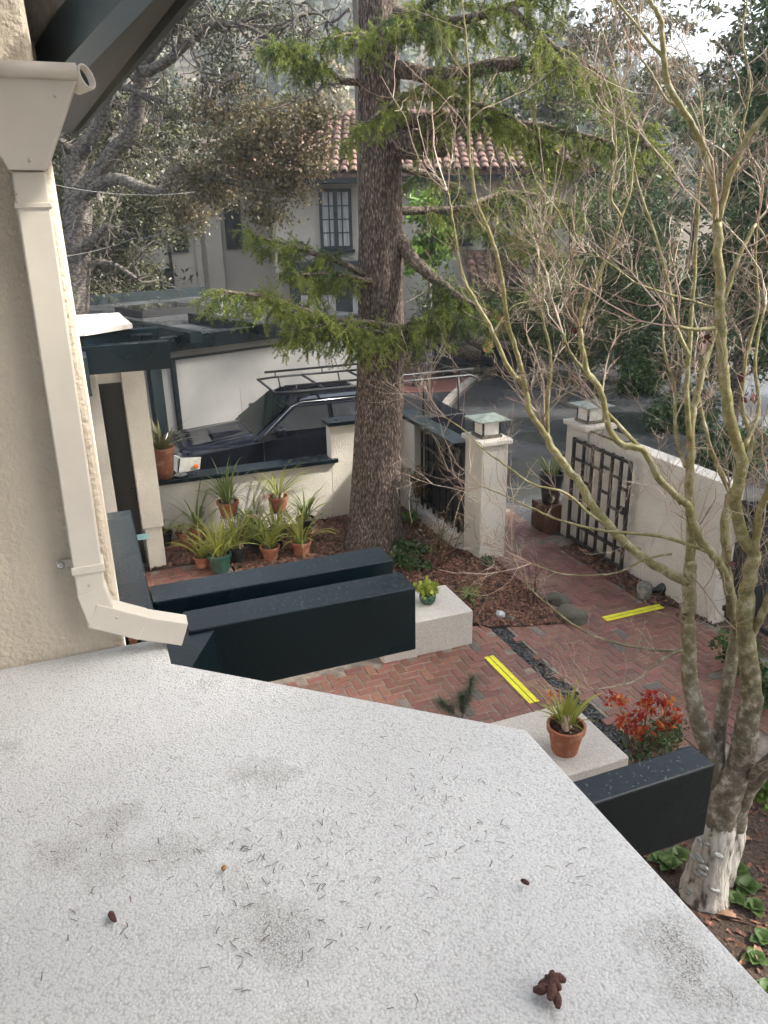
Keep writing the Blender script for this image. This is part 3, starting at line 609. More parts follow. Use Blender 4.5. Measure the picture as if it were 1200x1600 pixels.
for i, (x, y, v) in enumerate(cells):
    rz = (math.pi/2 if v else 0) + random.gauss(0, 0.012); dz = random.gauss(0, 0.0022); tx, ty = random.gauss(0, 0.006), random.gauss(0, 0.006)
    if i < 300:
        o = bpy.data.objects.new('brick', bme2 if random.random() < 0.05 else bme); col.objects.link(o); o.parent = pat
        o.location = (x, y, dz); o.rotation_euler = (tx, ty, rz)
    else:
        R = Matrix.Translation((x, y, dz)) @ Matrix.Rotation(rz, 4, 'Z'); rest.add([R @ Vector(q) for q in bv], bf)
rest.build('brick_mass', M['brick_many'], pat)['kind'] = 'stuff'
# yellow safety tapes
t1 = empty('yellow_tape', (3.66, 5.98, 0.006), 0, 'yellow twin-stripe safety tape on the patio by the pebble channel', 'tape', 'yellow step tapes')
t2 = empty('yellow_tape', (5.75, 6.65, 0.006), 0, 'yellow twin-stripe safety tape across the path near the gate', 'tape', 'yellow step tapes')
for k in (-1, 1):
    MB().box(-0.026+k*0.031, 0.026+k*0.031, -0.47, 0.47, 0, 0.003).build('stripe', M['yellow'], t1, local=True)
    MB().box(-0.42, 0.42, -0.026+k*0.031, 0.026+k*0.031, 0, 0.003).build('stripe', M['yellow'], t2, local=True)
# pebble channel
tag(MB().prism([(3.98,3.9),(4.17,3.9),(4.17,7.0),(3.98,7.0)], -0.06, -0.04).build('drain_channel', M['soil']), kind='structure')
def pebbles():
    base = np.array([(1,0,0),(0,1,0),(-1,0,0),(0,-1,0),(0.6,0.6,0.6),(-0.6,0.6,0.6),(-0.6,-0.6,0.6),(0.6,-0.6,0.6),(0,0,0.75),(0,0,-0.7)])*1.0
    fc = [(0,1,4),(1,2,5),(2,3,6),(3,0,7),(4,5,8),(5,6,8),(6,7,8),(7,4,8),(0,4,7),(1,5,4),(2,6,5),(3,7,6),(1,0,9),(2,1,9),(3,2,9),(0,3,9)]
    V = []; F = []
    for i in range(1500):
        s = random.uniform(0.012, 0.026); c = np.array([random.uniform(3.99, 4.165), random.uniform(4.0, 7.02), random.uniform(-0.035, -0.012)])
        a = random.uniform(0, 6.28); R = np.array([[math.cos(a),-math.sin(a),0],[math.sin(a),math.cos(a),0],[0,0,1]])
        V.append(c + (base*np.array([s*1.3, s*0.9, s*0.6])) @ R.T); F.append(np.array(fc)+10*i)
    me = np_mesh('black_pebbles', np.concatenate(V), np.concatenate(F)); me.polygons.foreach_set('use_smooth', [True]*len(me.polygons)); return link('black_pebbles', me, M['pebble'])
tag(pebbles(), 'black pebbles filling the drain channel across the patio', 'pebbles', kind='stuff')

# planting beds with bark mulch
def bed(name, poly, z, nchip, lbl, m='soil'):
    P = [np.array(p) for p in poly]; xs = [p[0] for p in P]; ys_ = [p[1] for p in P]
    def inside(x, y):
        c = False; j = len(P)-1
        for i in range(len(P)):
            if (P[i][1] > y) != (P[j][1] > y) and x < (P[j][0]-P[i][0])*(y-P[i][1])/(P[j][1]-P[i][1])+P[i][0]: c = not c
            j = i
        return c
    tag(MB().prism(poly, -0.3, z).build(name, M[m]), kind='structure')
    pts = []
    while len(pts) < nchip:
        x, y = random.uniform(min(xs), max(xs)), random.uniform(min(ys_), max(ys_))
        if inside(x, y): pts.append((x, y, z+random.uniform(0.002, 0.014)))
    P_ = np.array(pts); n = len(P_); a = rng.uniform(0, 6.28, n); L = rng.uniform(0.015, 0.042, n); W = rng.uniform(0.006, 0.014, n)
    d = np.stack([np.cos(a), np.sin(a), rng.normal(0, 0.3, n)], 1); e = np.stack([-np.sin(a), np.cos(a), rng.normal(0, 0.5, n)], 1)
    V = np.stack([P_-d*L[:,None]-e*W[:,None], P_+d*L[:,None]-e*W[:,None], P_+d*L[:,None]+e*W[:,None], P_-d*L[:,None]+e*W[:,None]], 1).reshape(-1, 3)
    o = link('bark_mulch', np_mesh('bark_mulch', V, np.arange(4*n).reshape(n, 4)), M['chip']); tag(o, lbl, 'mulch', kind='stuff')
bed('flower_bed', [(0.44,10.31),(1.52,10.31),(1.52,7.5),(3.6,7.52),(3.98,7.02),(4.5,6.85),(4.92,6.75),(4.97,8.75),(4.62,9.3),(4.62,11.19),(0.44,11.19)], 0.015, 17000, 'red brown bark mulch round the big conifer')
bed('wall_bed', [(6.05,6.75),(6.30,6.6),(6.41,6.0),(6.41,8.7),(6.05,8.7)], 0.008, 900, 'dark mulch strip under the cream wall')
bed('maple_bed', [(2.0,0.5),(9,0.5),(9,5.9),(6.6,6.0),(6.31,5.9),(6.31,4.2),(4.2,4.1),(3.65,4.0),(2.0,3.9)], -0.008, 5000, 'dark mulch round the foot of the bare maple')

# ================================================================== GARAGE
GA = rad(20)
gar = empty('garage', (1.56, 15.21, 0), GA, 'white flat-roofed garage with dark green fascia behind the pickup', 'garage')
def G(name, x0, x1, y0, y1, z0, z1, m, parent=gar, bev=0.0): return MB().box(x0, x1, y0, y1, z0, z1).build(name, M[m] if isinstance(m, str) else m, parent, bevel=bev, local=True)
M['garage_white'] = mat('white boarded wall', (0.38,0.375,0.355), (0.33,0.325,0.31), 1.2, 0.7, 0.1, 20)
M['membrane'] = mat('wet dark roofing', (0.035,0.037,0.040), (0.075,0.078,0.082), 1.2, 0.14, 0.05, 12, rough2=0.4, rscale=0.7)
G('wall', -2.5, 5.25, 0.08, 8.5, -0.05, 2.30, 'garage_white')
G('door_panel', 0.05, 5.05, 0.02, 0.078, 0.0, 2.10, 'garage_white')
G('header_strip', -0.1, 5.2, -0.012, 0.078, 2.105, 2.14, 'green_dry')
G('jamb', -0.03, 0.045, -0.01, 0.078, -0.05, 2.10, 'green_dry'); G('jamb', 5.055, 5.13, -0.01, 0.078, -0.05, 2.10, 'green_dry')
G('post', -0.52, -0.30, -0.10, 0.078, -0.05, 2.30, 'green_dry')
G('fascia', -2.7, 5.45, -0.22, 0.0, 2.302, 2.58, 'green_paint', bev=0.006)
G('roof', -2.6, 5.35, 0.002, 8.7, 2.303, 2.46, 'membrane')
G('parapet', -2.7, 5.45, 8.5, 8.75, 2.465, 2.72, 'green_dry')
for x in (-1.4, 0.1, 1.7): G('roof_beam', x, x+0.24, -0.6, 2.5, 2.465, 2.66, 'green_paint')
sk = G('skylight', 1.4, 3.1, 4.2, 5.8, 2.465, 2.62, 'iron'); G('glazing', 1.5, 3.0, 4.3, 5.7, 2.622, 2.635, 'glass', sk)
G('vent', 3.9, 4.1, 5.0, 5.2, 2.465, 2.85, 'chrome')

# ================================================================== NEIGHBOUR'S HOUSE
fhs = empty('neighbour_house', tuple(_fh*27.5+np.array([0,0,-0.88])), -YAW, 'two-storey grey stucco house with red clay tile roof behind the conifer', 'house')
fhs.scale = (1.195, 1.195, 1.195)
def H(name, x0, x1, y0, y1, z0, z1, m, parent=fhs, bev=0.0): return MB().box(x0, x1, y0, y1, z0, z1).build(name, M[m] if isinstance(m, str) else m, parent, bevel=bev, local=True)
H('wall', -2.95, 5.4, 0.0, 8.0, -0.3, 5.55, 'stucco_grey')
H('wall', -7.7, -2.96, 2.0, 8.0, -0.3, 5.55, 'stucco_grey')
H('buttress', -5.60, -5.42, 1.86, 1.998, -0.3, 4.9, 'stucco_grey')
H('chimney_breast', -5.25, -4.75, 1.75, 1.998, -0.3, 5.5, 'stucco_grey')
H('drainpipe', -6.45, -6.38, 1.9, 1.998, -0.3, 5.5, 'iron'); H('drainpipe', -7.66, -7.58, 1.9, 1.998, -0.3, 5.5, 'iron')
H('eave', -3.9, 5.9, -0.75, 8.0, 5.50, 5.70, 'green_dry')
H('eave', -8.3, -3.91, 1.3, 8.0, 5.50, 5.70, 'green_dry')
def win(x0, x1, z0, z1, y, nx=2, nz=4, sill=True):
    f = H('window', x0, x1, y-0.10, y-0.003, z0, z1, 'green_dry')
    H('curtain', x0+0.09, x1-0.09, y-0.108, y-0.102, z0+0.09, z1-0.09, 'curtain', f)
    ww = (x1-x0-0.18)/nx; hh = (z1-z0-0.18)/nz
    for k in range(1, nx): H('mullion', x0+0.09+ww*k-(0.06 if k == nx//2 else 0.02), x0+0.09+ww*k+(0.06 if k == nx//2 else 0.02), y-0.135, y-0.109, z0+0.09, z1-0.09, 'green_dry', f)
    for k in range(1, nz): H('glazing_bar', x0+0.09, x1-0.09, y-0.130, y-0.109, z0+0.09+hh*k-0.015, z0+0.09+hh*k+0.015, 'green_dry', f)
    if sill: H('sill', x0-0.06, x1+0.06, y-0.2, y-0.002, z0-0.09, z0-0.003, 'green_dry', f)
    return f
win(-1.62, -0.72, 3.80, 5.38, 0.0, 4, 4)
win(1.7, 2.6, 3.9, 5.2, 0.0, 4, 3); win(3.6, 4.5, 3.9, 5.2, 0.0, 4, 3)
def darkwin(x0, x1, z0, z1, y):
    f = H('window', x0, x1, y-0.08, y-0.003, z0, z1, 'green_dry'); H('pane', x0+0.07, x1-0.07, y-0.088, y-0.082, z0+0.07, z1-0.07, 'glass', f)
    H('mullion', (x0+x1)/2-0.02, (x0+x1)/2+0.02, y-0.11, y-0.09, z0+0.07, z1-0.07, 'green_dry', f)
    for k in (1, 2): zz = z0+(z1-z0)*k/3; H('glazing_bar', x0+0.07, x1-0.07, y-0.106, y-0.09, zz-0.015, zz+0.015, 'green_dry', f)
darkwin(-6.3, -5.83, 3.75, 5.1, 2.0); darkwin(-4.65, -4.15, 3.8, 5.1, 2.0); darkwin(-7.15, -6.85, 4.0, 5.0, 2.0)
for x in (-7.27, -6.90, -6.56):
    pts = [(x-0.14, 1.985, 2.4), (x+0.14, 1.985, 2.4)] + [(x+0.14*math.cos(t), 1.985, 3.12+0.17*math.sin(t)) for t in np.linspace(0, math.pi, 9)]
    MB().extr(pts, (0, 0.006, 0)).build('dark_arch_panel', M['dark_fill'], fhs, local=True)  # flat dark panel painted in place of a shaded recess
bay = H('bay', -2.5, 0.2, -0.75, -0.002, -0.3, 3.05, 'green_dry'); H('cornice', -2.75, 0.45, -0.95, 0.0, 3.052, 3.2, 'green_dry', bay); H('cornice', -2.6, 0.3, -0.85, 0.0, 3.202, 3.5, 'green_dry', bay)
for x in (-2.2, -1.65, -0.75, -0.2): H('pane', x, x+0.42, -0.757, -0.752, 1.6, 2.62, 'curtain', bay); H('glazing_bar', x+0.2, x+0.22, -0.765, -0.758, 1.6, 2.62, 'green_dry', bay)
H('porch', 2.6, 3.7, -1.6, -0.002, -0.3, 2.7, 'stucco_grey'); H('doorway', 2.75, 3.4, -1.61, -1.602, 0.0, 2.1, 'dark_fill')
# tiled roofs: barrel tiles, one by one
def barrel(L=0.42, r0=0.12, r1=0.10):
    V = []; F = []; n = 6
    for y, r in ((0, r0), (L, r1)):
        for k in range(n+1): a = math.pi*k/n; V.append((r*math.cos(a), y, r*0.75*math.sin(a)))
        for k in range(n+1): a = math.pi*k/n; V.append(((r-0.018)*math.cos(a), y, (r-0.018)*0.75*math.sin(a)))
    m = n+1
    for k in range(n): F += [(k, k+1, 2*m+k+1, 2*m+k), (m+k+1, m+k, 3*m+k, 3*m+k+1), (k+1, k, m+k, m+k+1)]
    return V, F
tv, tf = barrel(); tme = bpy.data.meshes.new('tile'); tme.from_pydata(tv, [], tf); tme.materials.append(M['tile']); tme.polygons.foreach_set('use_smooth', [True]*len(tf))
def tiled(x0, x1, y0, z0, rise, run, parent, nmax, hip0=0.0, hip1=0.0):
    sl_ = math.atan2(rise, run); Ls = math.hypot(rise, run); rows = int(Ls/0.36); cols_ = int((x1-x0)/0.25)
    rest = MB(); cnt = 0
    MB().add([(x0,y0,z0),(x1,y0,z0),(x1-hip1*run,y0+run,z0+rise),(x0+hip0*run,y0+run,z0+rise),(x0,y0,z0-0.1),(x1,y0,z0-0.1),(x1-hip1*run,y0+run,z0+rise-0.1),(x0+hip0*run,y0+run,z0+rise-0.1)],
             [(0,1,2,3),(7,6,5,4),(0,4,5,1),(1,5,6,2),(2,6,7,3),(3,7,4,0)]).build('roof_deck', M['tile_many'], parent, local=True)
    for r in range(rows):
        for c in range(cols_):
            x = x0+0.125+c*0.25; t = r*0.36; yy = y0-0.08+t*math.cos(sl_); zz = z0+0.02+t*math.sin(sl_)
            if x < x0+hip0*(yy-y0) or x > x1-hip1*(yy-y0): continue
            Rm = Matrix.Translation((x+random.gauss(0,0.008), yy, zz+random.gauss(0,0.006))) @ Matrix.Rotation(sl_-0.05, 4, 'X') @ Matrix.Rotation(random.gauss(0,0.02), 4, 'Z')
            if cnt < nmax:
                o = bpy.data.objects.new('tile', tme); col.objects.link(o); o.parent = parent; o.matrix_local = Rm; cnt += 1
            else: rest.add([Rm @ Vector(q) for q in tv], tf)
    if rest.v: rest.build('tile_mass', M['tile_many'], parent, local=True, smooth=True)['kind'] = 'stuff'
rf = H('roof', -3.7, 5.7, 0.0, 7.9, 5.702, 5.76, 'tile_many')
tiled(-4.0, 6.0, -0.8, 5.72, 2.0, 4.2, rf, 240, 0.75, 0.75)
rf3 = H('porch_roof', 2.65, 3.65, -1.55, -0.05, 2.702, 2.74, 'tile_many')
tiled(2.4, 3.9, -2.0, 2.85, 0.85, 1.95, rf3, 50)

# utility pole hard behind the conifer
up_ = empty('utility_pole', tuple(PD(577, 560, 14.5)*np.array([1,1,0])), 0, 'weathered wooden utility pole just behind the conifer trunk', 'pole')
MB().lathe([(0.15,-0.1),(0.13,5),(0.115,10)], 14).build('shaft', M['pole'], up_, local=True, smooth=True)
MB().bar((-1.1,0,9.2),(1.1,0,9.2),0.1,0.12).build('crossarm', M['pole'], up_, local=True)
for z in (1.2, 2.6, 4.1): MB().box(-0.02,0.02,-0.16,-0.10,z,z+0.16).build('bolt_plate', M['iron'], up_, local=True)

# far carport across the street
cp = empty('carport', tuple(PD(935, 470, 40)*np.array([1,1,0])), -YAW-0.2, 'grey carport with dark opening at the far end of the street', 'carport')
def CPb(name, x0, x1, y0, y1, z0, z1, m): return MB().box(x0, x1, y0, y1, z0, z1).build(name, M[m], cp, local=True)
CPb('back_wall', -3, 3.4, 3, 3.3, -0.2, 2.7, 'dark_fill'); CPb('side_wall', 0.6, 3.4, 0, 2.99, -0.2, 2.6, 'stucco_grey'); CPb('side_wall', -3.2, -2.9, 0, 2.99, -0.2, 2.6, 'stucco_grey'); CPb('roof', -3.6, 3.8, -0.5, 3.6, 2.71, 2.95, 'concrete')
CPb('fence', 3.5, 7.5, 0.2, 0.3, -0.2, 1.9, 'green_dry')

# ================================================================== PICKUP TRUCK
TX, TY = 1.12, 13.15
trk = empty('pickup_truck', (TX+2.6, TY, 0), 0, 'black pickup truck with roof rack parked behind the low garden wall', 'pickup truck')
def T(s, y, z): return (TX+s, TY+y, z)
mb = MB(); prof = [(0.06,0.40),(0.0,0.50),(0.0,0.72),(0.05,0.98),(0.10,1.02),(1.36,1.12),(1.6,1.15),(3.55,1.17),(3.56,1.22),(5.2,1.22),(5.22,0.62),(5.12,0.42)]
mb.extr([T(s, -0.88, z) for s, z in prof], (0, 1.76, 0)); bd = mb.build('body', M['carpaint'], trk, bevel=0.07, seg=4)
# crowned hood
V = []; F = []; ns, ny = 14, 16
for i in range(ns+1):
    for j in range(ny+1):
        s = 0.03+1.42*i/ns; y = -0.87+1.74*j/ny; e = abs(y)/0.87
        z = 1.02 + 0.165*(i/ns)**0.75 - 0.07*e**5 - (0.05 if i == 0 else 0) + 0.02*math.exp(-((abs(y)-0.5)/0.08)**2)
        V.append(T(s - 0.0 + 0.10*e**4*(1-i/ns), y, z))
for i in range(ns):
    for j in range(ny): F.append((i*(ny+1)+j, (i+1)*(ny+1)+j, (i+1)*(ny+1)+j+1, i*(ny+1)+j+1))
hd = MB().add(V, F).build('hood', M['carpaint'], trk, smooth=True)
sc_ = MB().add([T(0.72,-0.24,1.12),T(0.72,0.24,1.12),T(1.25,0.22,1.17),T(1.25,-0.22,1.17),T(0.70,-0.20,1.185),T(0.70,0.20,1.185),T(1.2,0.16,1.185),T(1.2,-0.16,1.185)], [(0,1,5,4),(4,5,6,7),(1,2,6,5),(0,4,7,3),(2,3,7,6)]).build('hood_scoop', M['carpaint'], hd, bevel=0.015)
MB().box(TX+0.695, TX+0.71, TY-0.17, TY+0.17, 1.142, 1.175).build('scoop_mouth', M['dark_fill'], hd)
# cabin
def ring(z, s0, s1, hw): return [T(s0, -hw, z), T(s1, -hw, z), T(s1, hw, z), T(s0, hw, z)]
rg = [(1.14, 1.30, 3.60, 0.86), (1.30, 1.50, 3.60, 0.835), (1.62, 1.98, 3.52, 0.715), (1.70, 2.14, 3.46, 0.64), (1.725, 2.4, 3.35, 0.5)]
V = []; F = []
for r in rg: V += ring(*r)
for j in range(len(rg)-1):
    for k in range(4): F.append((j*4+k, j*4+(k+1) % 4, j*4+4+(k+1) % 4, j*4+4+k))
F.append(tuple(16+k for k in range(4)))
cab = MB().add(V, F).build('cabin', M['carpaint'], trk, bevel=0.05, seg=4, smooth=False)
def pane(name, q, par, m='glass', off=(0,0,0)):
    q = [np.array(p, float)+np.array(off) for p in q]; n = unit(np.cross(q[1]-q[0], q[3]-q[0])); return MB().extr(q, n*0.006).build(name, M[m], par)
M['windscreen'] = mat('pale windscreen', (0.02,0.028,0.025), (0.006,0.008,0.008), 3.5, 0.05, spec=0.12, lo=0.42, hi=0.58)
pane('windscreen', [T(1.375,-0.76,1.185), T(1.985,-0.645,1.645), T(1.985,0.645,1.645), T(1.375,0.76,1.185)], cab, 'windscreen', (-0.018,0,0.02))
for sgn in (-1, 1):
    y0 = sgn*0.852; y1 = sgn*0.722
    a = [T(1.56,y0,1.245), T(2.62,y0,1.245), T(2.62,y1,1.60), T(2.06,y1,1.60)]; b = [T(2.70,y0,1.245), T(3.40,y0,1.245), T(3.34,y1,1.60), T(2.70,y1,1.60)]
    for q in (a, b):
        if sgn > 0: q = q[::-1]
        pane('side_window', q, cab, 'glass', (0, sgn*0.012, 0))
    MB().tube([T(1.47,sgn*0.862,1.215), T(2.0,sgn*0.73,1.625), T(2.2,sgn*0.70,1.675), T(3.4,sgn*0.69,1.675)], 0.009, 6).build('roof_trim', M['chrome'], cab, smooth=True)
    mr_ = MB().box(TX+1.62, TX+1.80, TY+sgn*1.0-0.10, TY+sgn*1.0+0.10, 1.20, 1.36).build('mirror', M['carpaint'], trk, bevel=0.04, seg=3)
    MB().box(TX+2.45, TX+2.66, TY+sgn*0.885-0.012, TY+sgn*0.885+0.012, 1.02, 1.06).build('door_handle', M['carpaint'], trk, bevel=0.006)
    for (s0, s1) in ((1.44, 1.452), (2.665, 2.677)):
        MB().box(TX+s0, TX+s1, TY+sgn*0.881-0.001, TY+sgn*0.881+0.001, 0.5, 1.12).build('door_gap', M['dark_fill'], bd)
    q = [T(-0.03,sgn*0.54,0.74), T(0.02,sgn*0.90,0.74), T(0.36,sgn*0.925,0.80), T(0.40,sgn*0.92,0.99), T(0.08,sgn*0.88,1.01), T(0.0,sgn*0.54,0.98)]
    hl_ = MB().add([q[0], q[1], q[4], q[5], q[2], q[3]], [(0,1,2,3),(1,4,5,2)] if sgn < 0 else [(3,2,1,0),(2,5,4,1)]).build('headlight', M['headlight'], trk)
    sm = hl_.modifiers.new('thick', 'SOLIDIFY'); sm.thickness = 0.03
    MB().box(TX+0.27, TX+0.34, TY+sgn*0.934-0.008, TY+sgn*0.934+0.008, 0.83, 0.89).build('indicator', M['orange'], hl_, bevel=0.006)
    for s in (0.92, 4.15):
        wl = MB().lathe([(0.2,-0.11),(0.33,-0.11),(0.37,-0.07),(0.37,0.07),(0.33,0.11),(0.2,0.11)], 28).build('wheel', M['rubber'], trk, local=True, smooth=True)
        wl.location = (s-2.6, sgn*0.79, 0.37); wl.rotation_euler = (rad(90), 0, 0)
        MB().lathe([(0.0,-0.10),(0.21,-0.10),(0.21,0.10),(0.0,0.10)], 20).build('rim', M['chrome'], wl, local=True)
MB().box(TX-0.03, TX+0.02, TY-0.5, TY+0.5, 0.70, 0.95).build('grille', M['iron'], trk, bevel=0.01)
MB().tube([T(-0.036,-0.06,0.83),T(-0.036,0.06,0.83)], 0.045, 12).build('badge', M['chrome'], trk)
MB().box(TX-0.09, TX+0.12, TY-0.87, TY+0.87, 0.42, 0.62).build('bumper', M['carpaint'], trk, bevel=0.05, seg=3)
MB().tube([T(1.20,-0.55,1.14), T(1.19,-0.56,2.0)], [0.004,0.002], 5).build('antenna', M['iron'], trk)
# roof rack (tubular)
rk = MB().tube([T(1.75,-0.66,1.86), T(2.1,-0.74,1.865), T(5.35,-0.74,1.865), T(5.5,-0.74,1.80), T(5.5,-0.74,1.70)], 0.026, 8).build('rack_rail', M['iron'], trk, smooth=True)
def tb(name, pts, r=0.021): return MB().tube([T(*p) for p in pts], r, 8).build(name, M['iron'], rk, smooth=True)
tb('rail', [(1.75,0.66,1.86),(2.1,0.74,1.865),(5.35,0.74,1.865),(5.5,0.74,1.80),(5.5,0.74,1.70)], 0.02)
tb('rail', [(1.9,-0.72,1.97),(5.4,-0.76,1.98)]); tb('rail', [(1.9,0.72,1.97),(5.4,0.76,1.98)])
for s in (1.75, 2.6, 3.5, 4.4, 5.35): tb('crossbar', [(s,-0.74 if s > 1.8 else -0.66,1.865),(s,0.74 if s > 1.8 else 0.66,1.865)])
for s in (2.1, 3.0, 3.9, 4.8, 5.38):
    for sg in (-1, 1): tb('strut', [(s,sg*0.74,1.865),(s,sg*0.75,1.975)], 0.011)
for s in (3.75, 5.1):
    for sg in (-1, 1): tb('leg', [(s,sg*0.80,1.18),(s,sg*0.76,1.86)], 0.02)
for s in (2.15, 3.3):
    for sg in (-1, 1): tb('foot', [(s,sg*0.62,1.69),(s,sg*0.72,1.86)], 0.014)

# ================================================================== TREES
def mpp(x, y, D): d = ray(x, y); return D/float(d @ _fh)/F_PX
def trace(pts, D0, D1, bend=0.0):
    n = len(pts); out = []
    for i, (x, y) in enumerate(pts):
        t = i/max(n-1, 1); out.append(PD(x, y, D0+(D1-D0)*t + bend*math.sin(math.pi*t)))
    return np.array(out)
def limb(name, P, r0, r1, m, parent, n=10, jit=0.03, k=5):
    P = smooth_path(P, k); rr = np.linspace(0, 1, len(P)); R_ = [r0+(r1-r0)*t for t in rr]
    P = P + rng.normal(size=P.shape)*min(r0, 0.03)*0.12
    return MB().tube(P, R_, n, jit).build(name, M[m], parent, smooth=True), P

# ---- big conifer
cb = PZ(581, 850, 0)
ced = empty('conifer_tree', tuple(cb), 0, 'tall conifer with thick flaky brown trunk rising from the mulch bed', 'tree')
CD = float(cb @ _fh)
def big_trunk():
    ctr = [PD(x, y, CD) for x, y in [(583,862),(587,760),(592,640),(594,500),(594,350),(593,200),(591,60),(590,-80)]]
    wpx = [43, 37.5, 36, 35, 34, 32.5, 31, 29.5]
    rad_ = [wpx[i]*mpp(592, y, CD) for i, y in enumerate([862,760,640,500,350,200,60,-80])]
    for k in range(1, 6): ctr.append(ctr[7]+np.array([0,0,1.6*k])); rad_.append(rad_[7]*(1-0.11*k))
    P = smooth_path(ctr, 12); rr = np.interp(np.linspace(0, len(ctr)-1, len(P)), range(len(ctr)), rad_)
    n = 64; V = []; F = []
    ph = rng.uniform(0, 6.28, 12)
    for i, p in enumerate(P):
        for k in range(n):
            a = 2*math.pi*k/n; zz = p[2]
            fl = 0.025*math.sin(9*a+ph[0]+0.5*math.sin(zz*1.3)) + 0.018*math.sin(17*a+ph[1]+zz*0.7+math.sin(zz*3)) + 0.012*math.sin(29*a+ph[2]-zz*1.1+1.5*math.sin(zz*5+a*3)) + rng.normal()*0.006
            root = max(0.0, 0.4-zz)*0.38*(0.5+0.5*math.sin(5*a+ph[3]))
            r = rr[i]*(1+fl)+root*0.55
            V.append((p[0]+r*math.cos(a), p[1]+r*math.sin(a), zz))
    for i in range(len(P)-1):
        for k in range(n): F.append((i*n+k, i*n+(k+1) % n, (i+1)*n+(k+1) % n, (i+1)*n+k))
    return MB().add(V, F).build('trunk', M['cedar_bark'], ced, smooth=True)
big_trunk()
CT, CDIR, CT2, CDIR2 = [], [], [], []; ctw = MB()
def sprays(P, t0, n2, len2, dark=0.3, droop=-0.10, hang=0.5, spread=0.9):
    """side shoots along a limb, each hung with short needle tufts"""
    seg = len(P)
    for i in range(n2):
        t = t0+(1-t0)*(i+random.random())/n2; f = t*(seg-1); a = int(min(f, seg-2)); p = P[a]+(P[a+1]-P[a])*(f-a)
        tan = unit(P[min(a+1, seg-1)]-P[a]); side = unit(np.cross(tan, (0,0,1)))*(1 if i % 2 else -1)
        d = unit(tan*random.uniform(0.2, 0.9)+side*spread*random.uniform(0.5, 1.1)+np.array([0,0,random.uniform(-0.35,0.15)]))
        L = len2*random.uniform(0.5, 1.2)*(1.15-0.5*t)
        S = wander(p, d, L, 7, 0.16, droop); ctw.tube(S, list(np.linspace(0.007, 0.002, len(S))), 4)
        dk = random.random() < dark
        for j in range(1, 8):
            m = 2 if j < 7 else 3
            for q in range(m):
                td = unit(unit(S[j]-S[j-1])*0.7+rng.normal(size=3)*0.55+np.array([0,0,-hang*random.random()]))
                tl = random.uniform(0.08, 0.22); W_ = wander(S[j], td, tl, 4, 0.15, -0.12)
                for u in range(4):
                    for v in range(2):
                        pt = W_[u]+(W_[u+1]-W_[u])*(v/2+random.random()*0.4)
                        (CT2 if dk else CT).append(pt); (CDIR2 if dk else CDIR).append(unit(W_[u+1]-W_[u]))
cl = [ # pixels, D0, D1, r0px, r1px, t0, shoots, length, dark
 ([(690,520),(640,515),(580,505),(520,498),(470,482),(420,465),(345,455)], 10.1, 9.3, 6, 2, 0.1, 70, 0.58, 0.12),
 ([(640,530),(585,518),(540,508),(500,510),(455,515)], 9.95, 9.3, 5, 2, 0.1, 38, 0.55, 0.2),
 ([(575,430),(520,405),(465,388),(395,368)], 10.4, 9.9, 6, 2, 0.3, 24, 0.42, 0.4),
 ([(580,440),(540,432),(500,428),(470,430)], 10.3, 9.8, 5, 2, 0.2, 20, 0.38, 0.2),
 ([(575,128),(535,126),(505,108),(470,85),(440,72)], 10.5, 10.0, 6, 2, 0.42, 24, 0.42, 0.3),
 ([(715,112),(660,135),(600,170),(545,215)], 9.8, 9.5, 5, 1.5, 0.05, 20, 0.34, 0.15),
 ([(622,372),(650,410),(685,440),(715,462),(765,492)], 10.5, 9.9, 12, 4, 0.4, 40, 0.6, 0.4),
 ([(605,520),(655,505),(715,488)], 10.4, 9.8, 6, 2, 0.05, 44, 0.6, 0.5),
 ([(620,108),(700,118),(790,100),(913,105),(976,168),(1010,230)], 10.5, 9.0, 13, 5, 0.12, 42, 0.62, 0.15),
 ([(612,15),(695,34),(800,10),(900,-40)], 10.5, 9.2, 9, 4, 0.1, 34, 0.6, 0.12),
 ([(615,190),(720,186),(850,200),(960,225)], 10.5, 9.6, 12, 3, 0.1, 40, 0.62, 0.15),
 ([(620,330),(720,325),(800,300),(890,320)], 10.6, 11.5, 7, 2, 0.15, 48, 0.7, 0.4),
 ([(600,60),(560,52),(515,60)], 10.4, 10.0, 4, 1.5, 0.3, 10, 0.28, 0.4),
 ([(620,40),(690,-10),(770,-60)], 10.6, 9.4, 8, 3, 0.1, 20, 0.6, 0.3),
 ([(622,260),(690,285),(770,360),(860,400)], 10.6, 12.0, 7, 2, 0.15, 44, 0.7, 0.45),
 ([(628,150),(720,158),(800,185),(870,240)], 10.3, 9.8, 6, 2, 0.1, 30, 0.55, 0.15),
 ([(800,12),(850,60),(900,90),(960,130)], 9.3, 9.0, 5, 2, 0.1, 20, 0.5, 0.15),
 ([(555,60),(560,70),(590,50),(640,40),(690,60)], 9.7, 9.6, 3, 1.5, 0.2, 16, 0.3, 0.4),
]
for (px, d0, d1, r0, r1, t0, n2, l2, dk) in cl:
    P = trace(px, d0, d1); s0 = mpp(px[0][0], px[0][1], d0)
    o, P = limb('limb', P, r0*s0, r1*s0, 'limb_bark', ced, 9); sprays(P, t0, n2, l2, dk)
st = [PD(x, y, d) for x, y, d in [(610,224,10.5),(655,226,10.35),(692,221,10.25)]]
limb('sawn_limb', np.array(st), 0.175, 0.165, 'cedar_bark', ced, 16, 0.04)
ctw.build('twigs', M['limb_bark'], ced)['kind'] = 'stuff'
needle_mesh('needles', CT, CDIR, L_['cedar'], ced, 0.036, 0.0075, 8, 0.7)['kind'] = 'stuff'
needle_mesh('needles', CT2, CDIR2, L_['cedar_dark'], ced, 0.036, 0.0075, 8, 0.7)['kind'] = 'stuff'

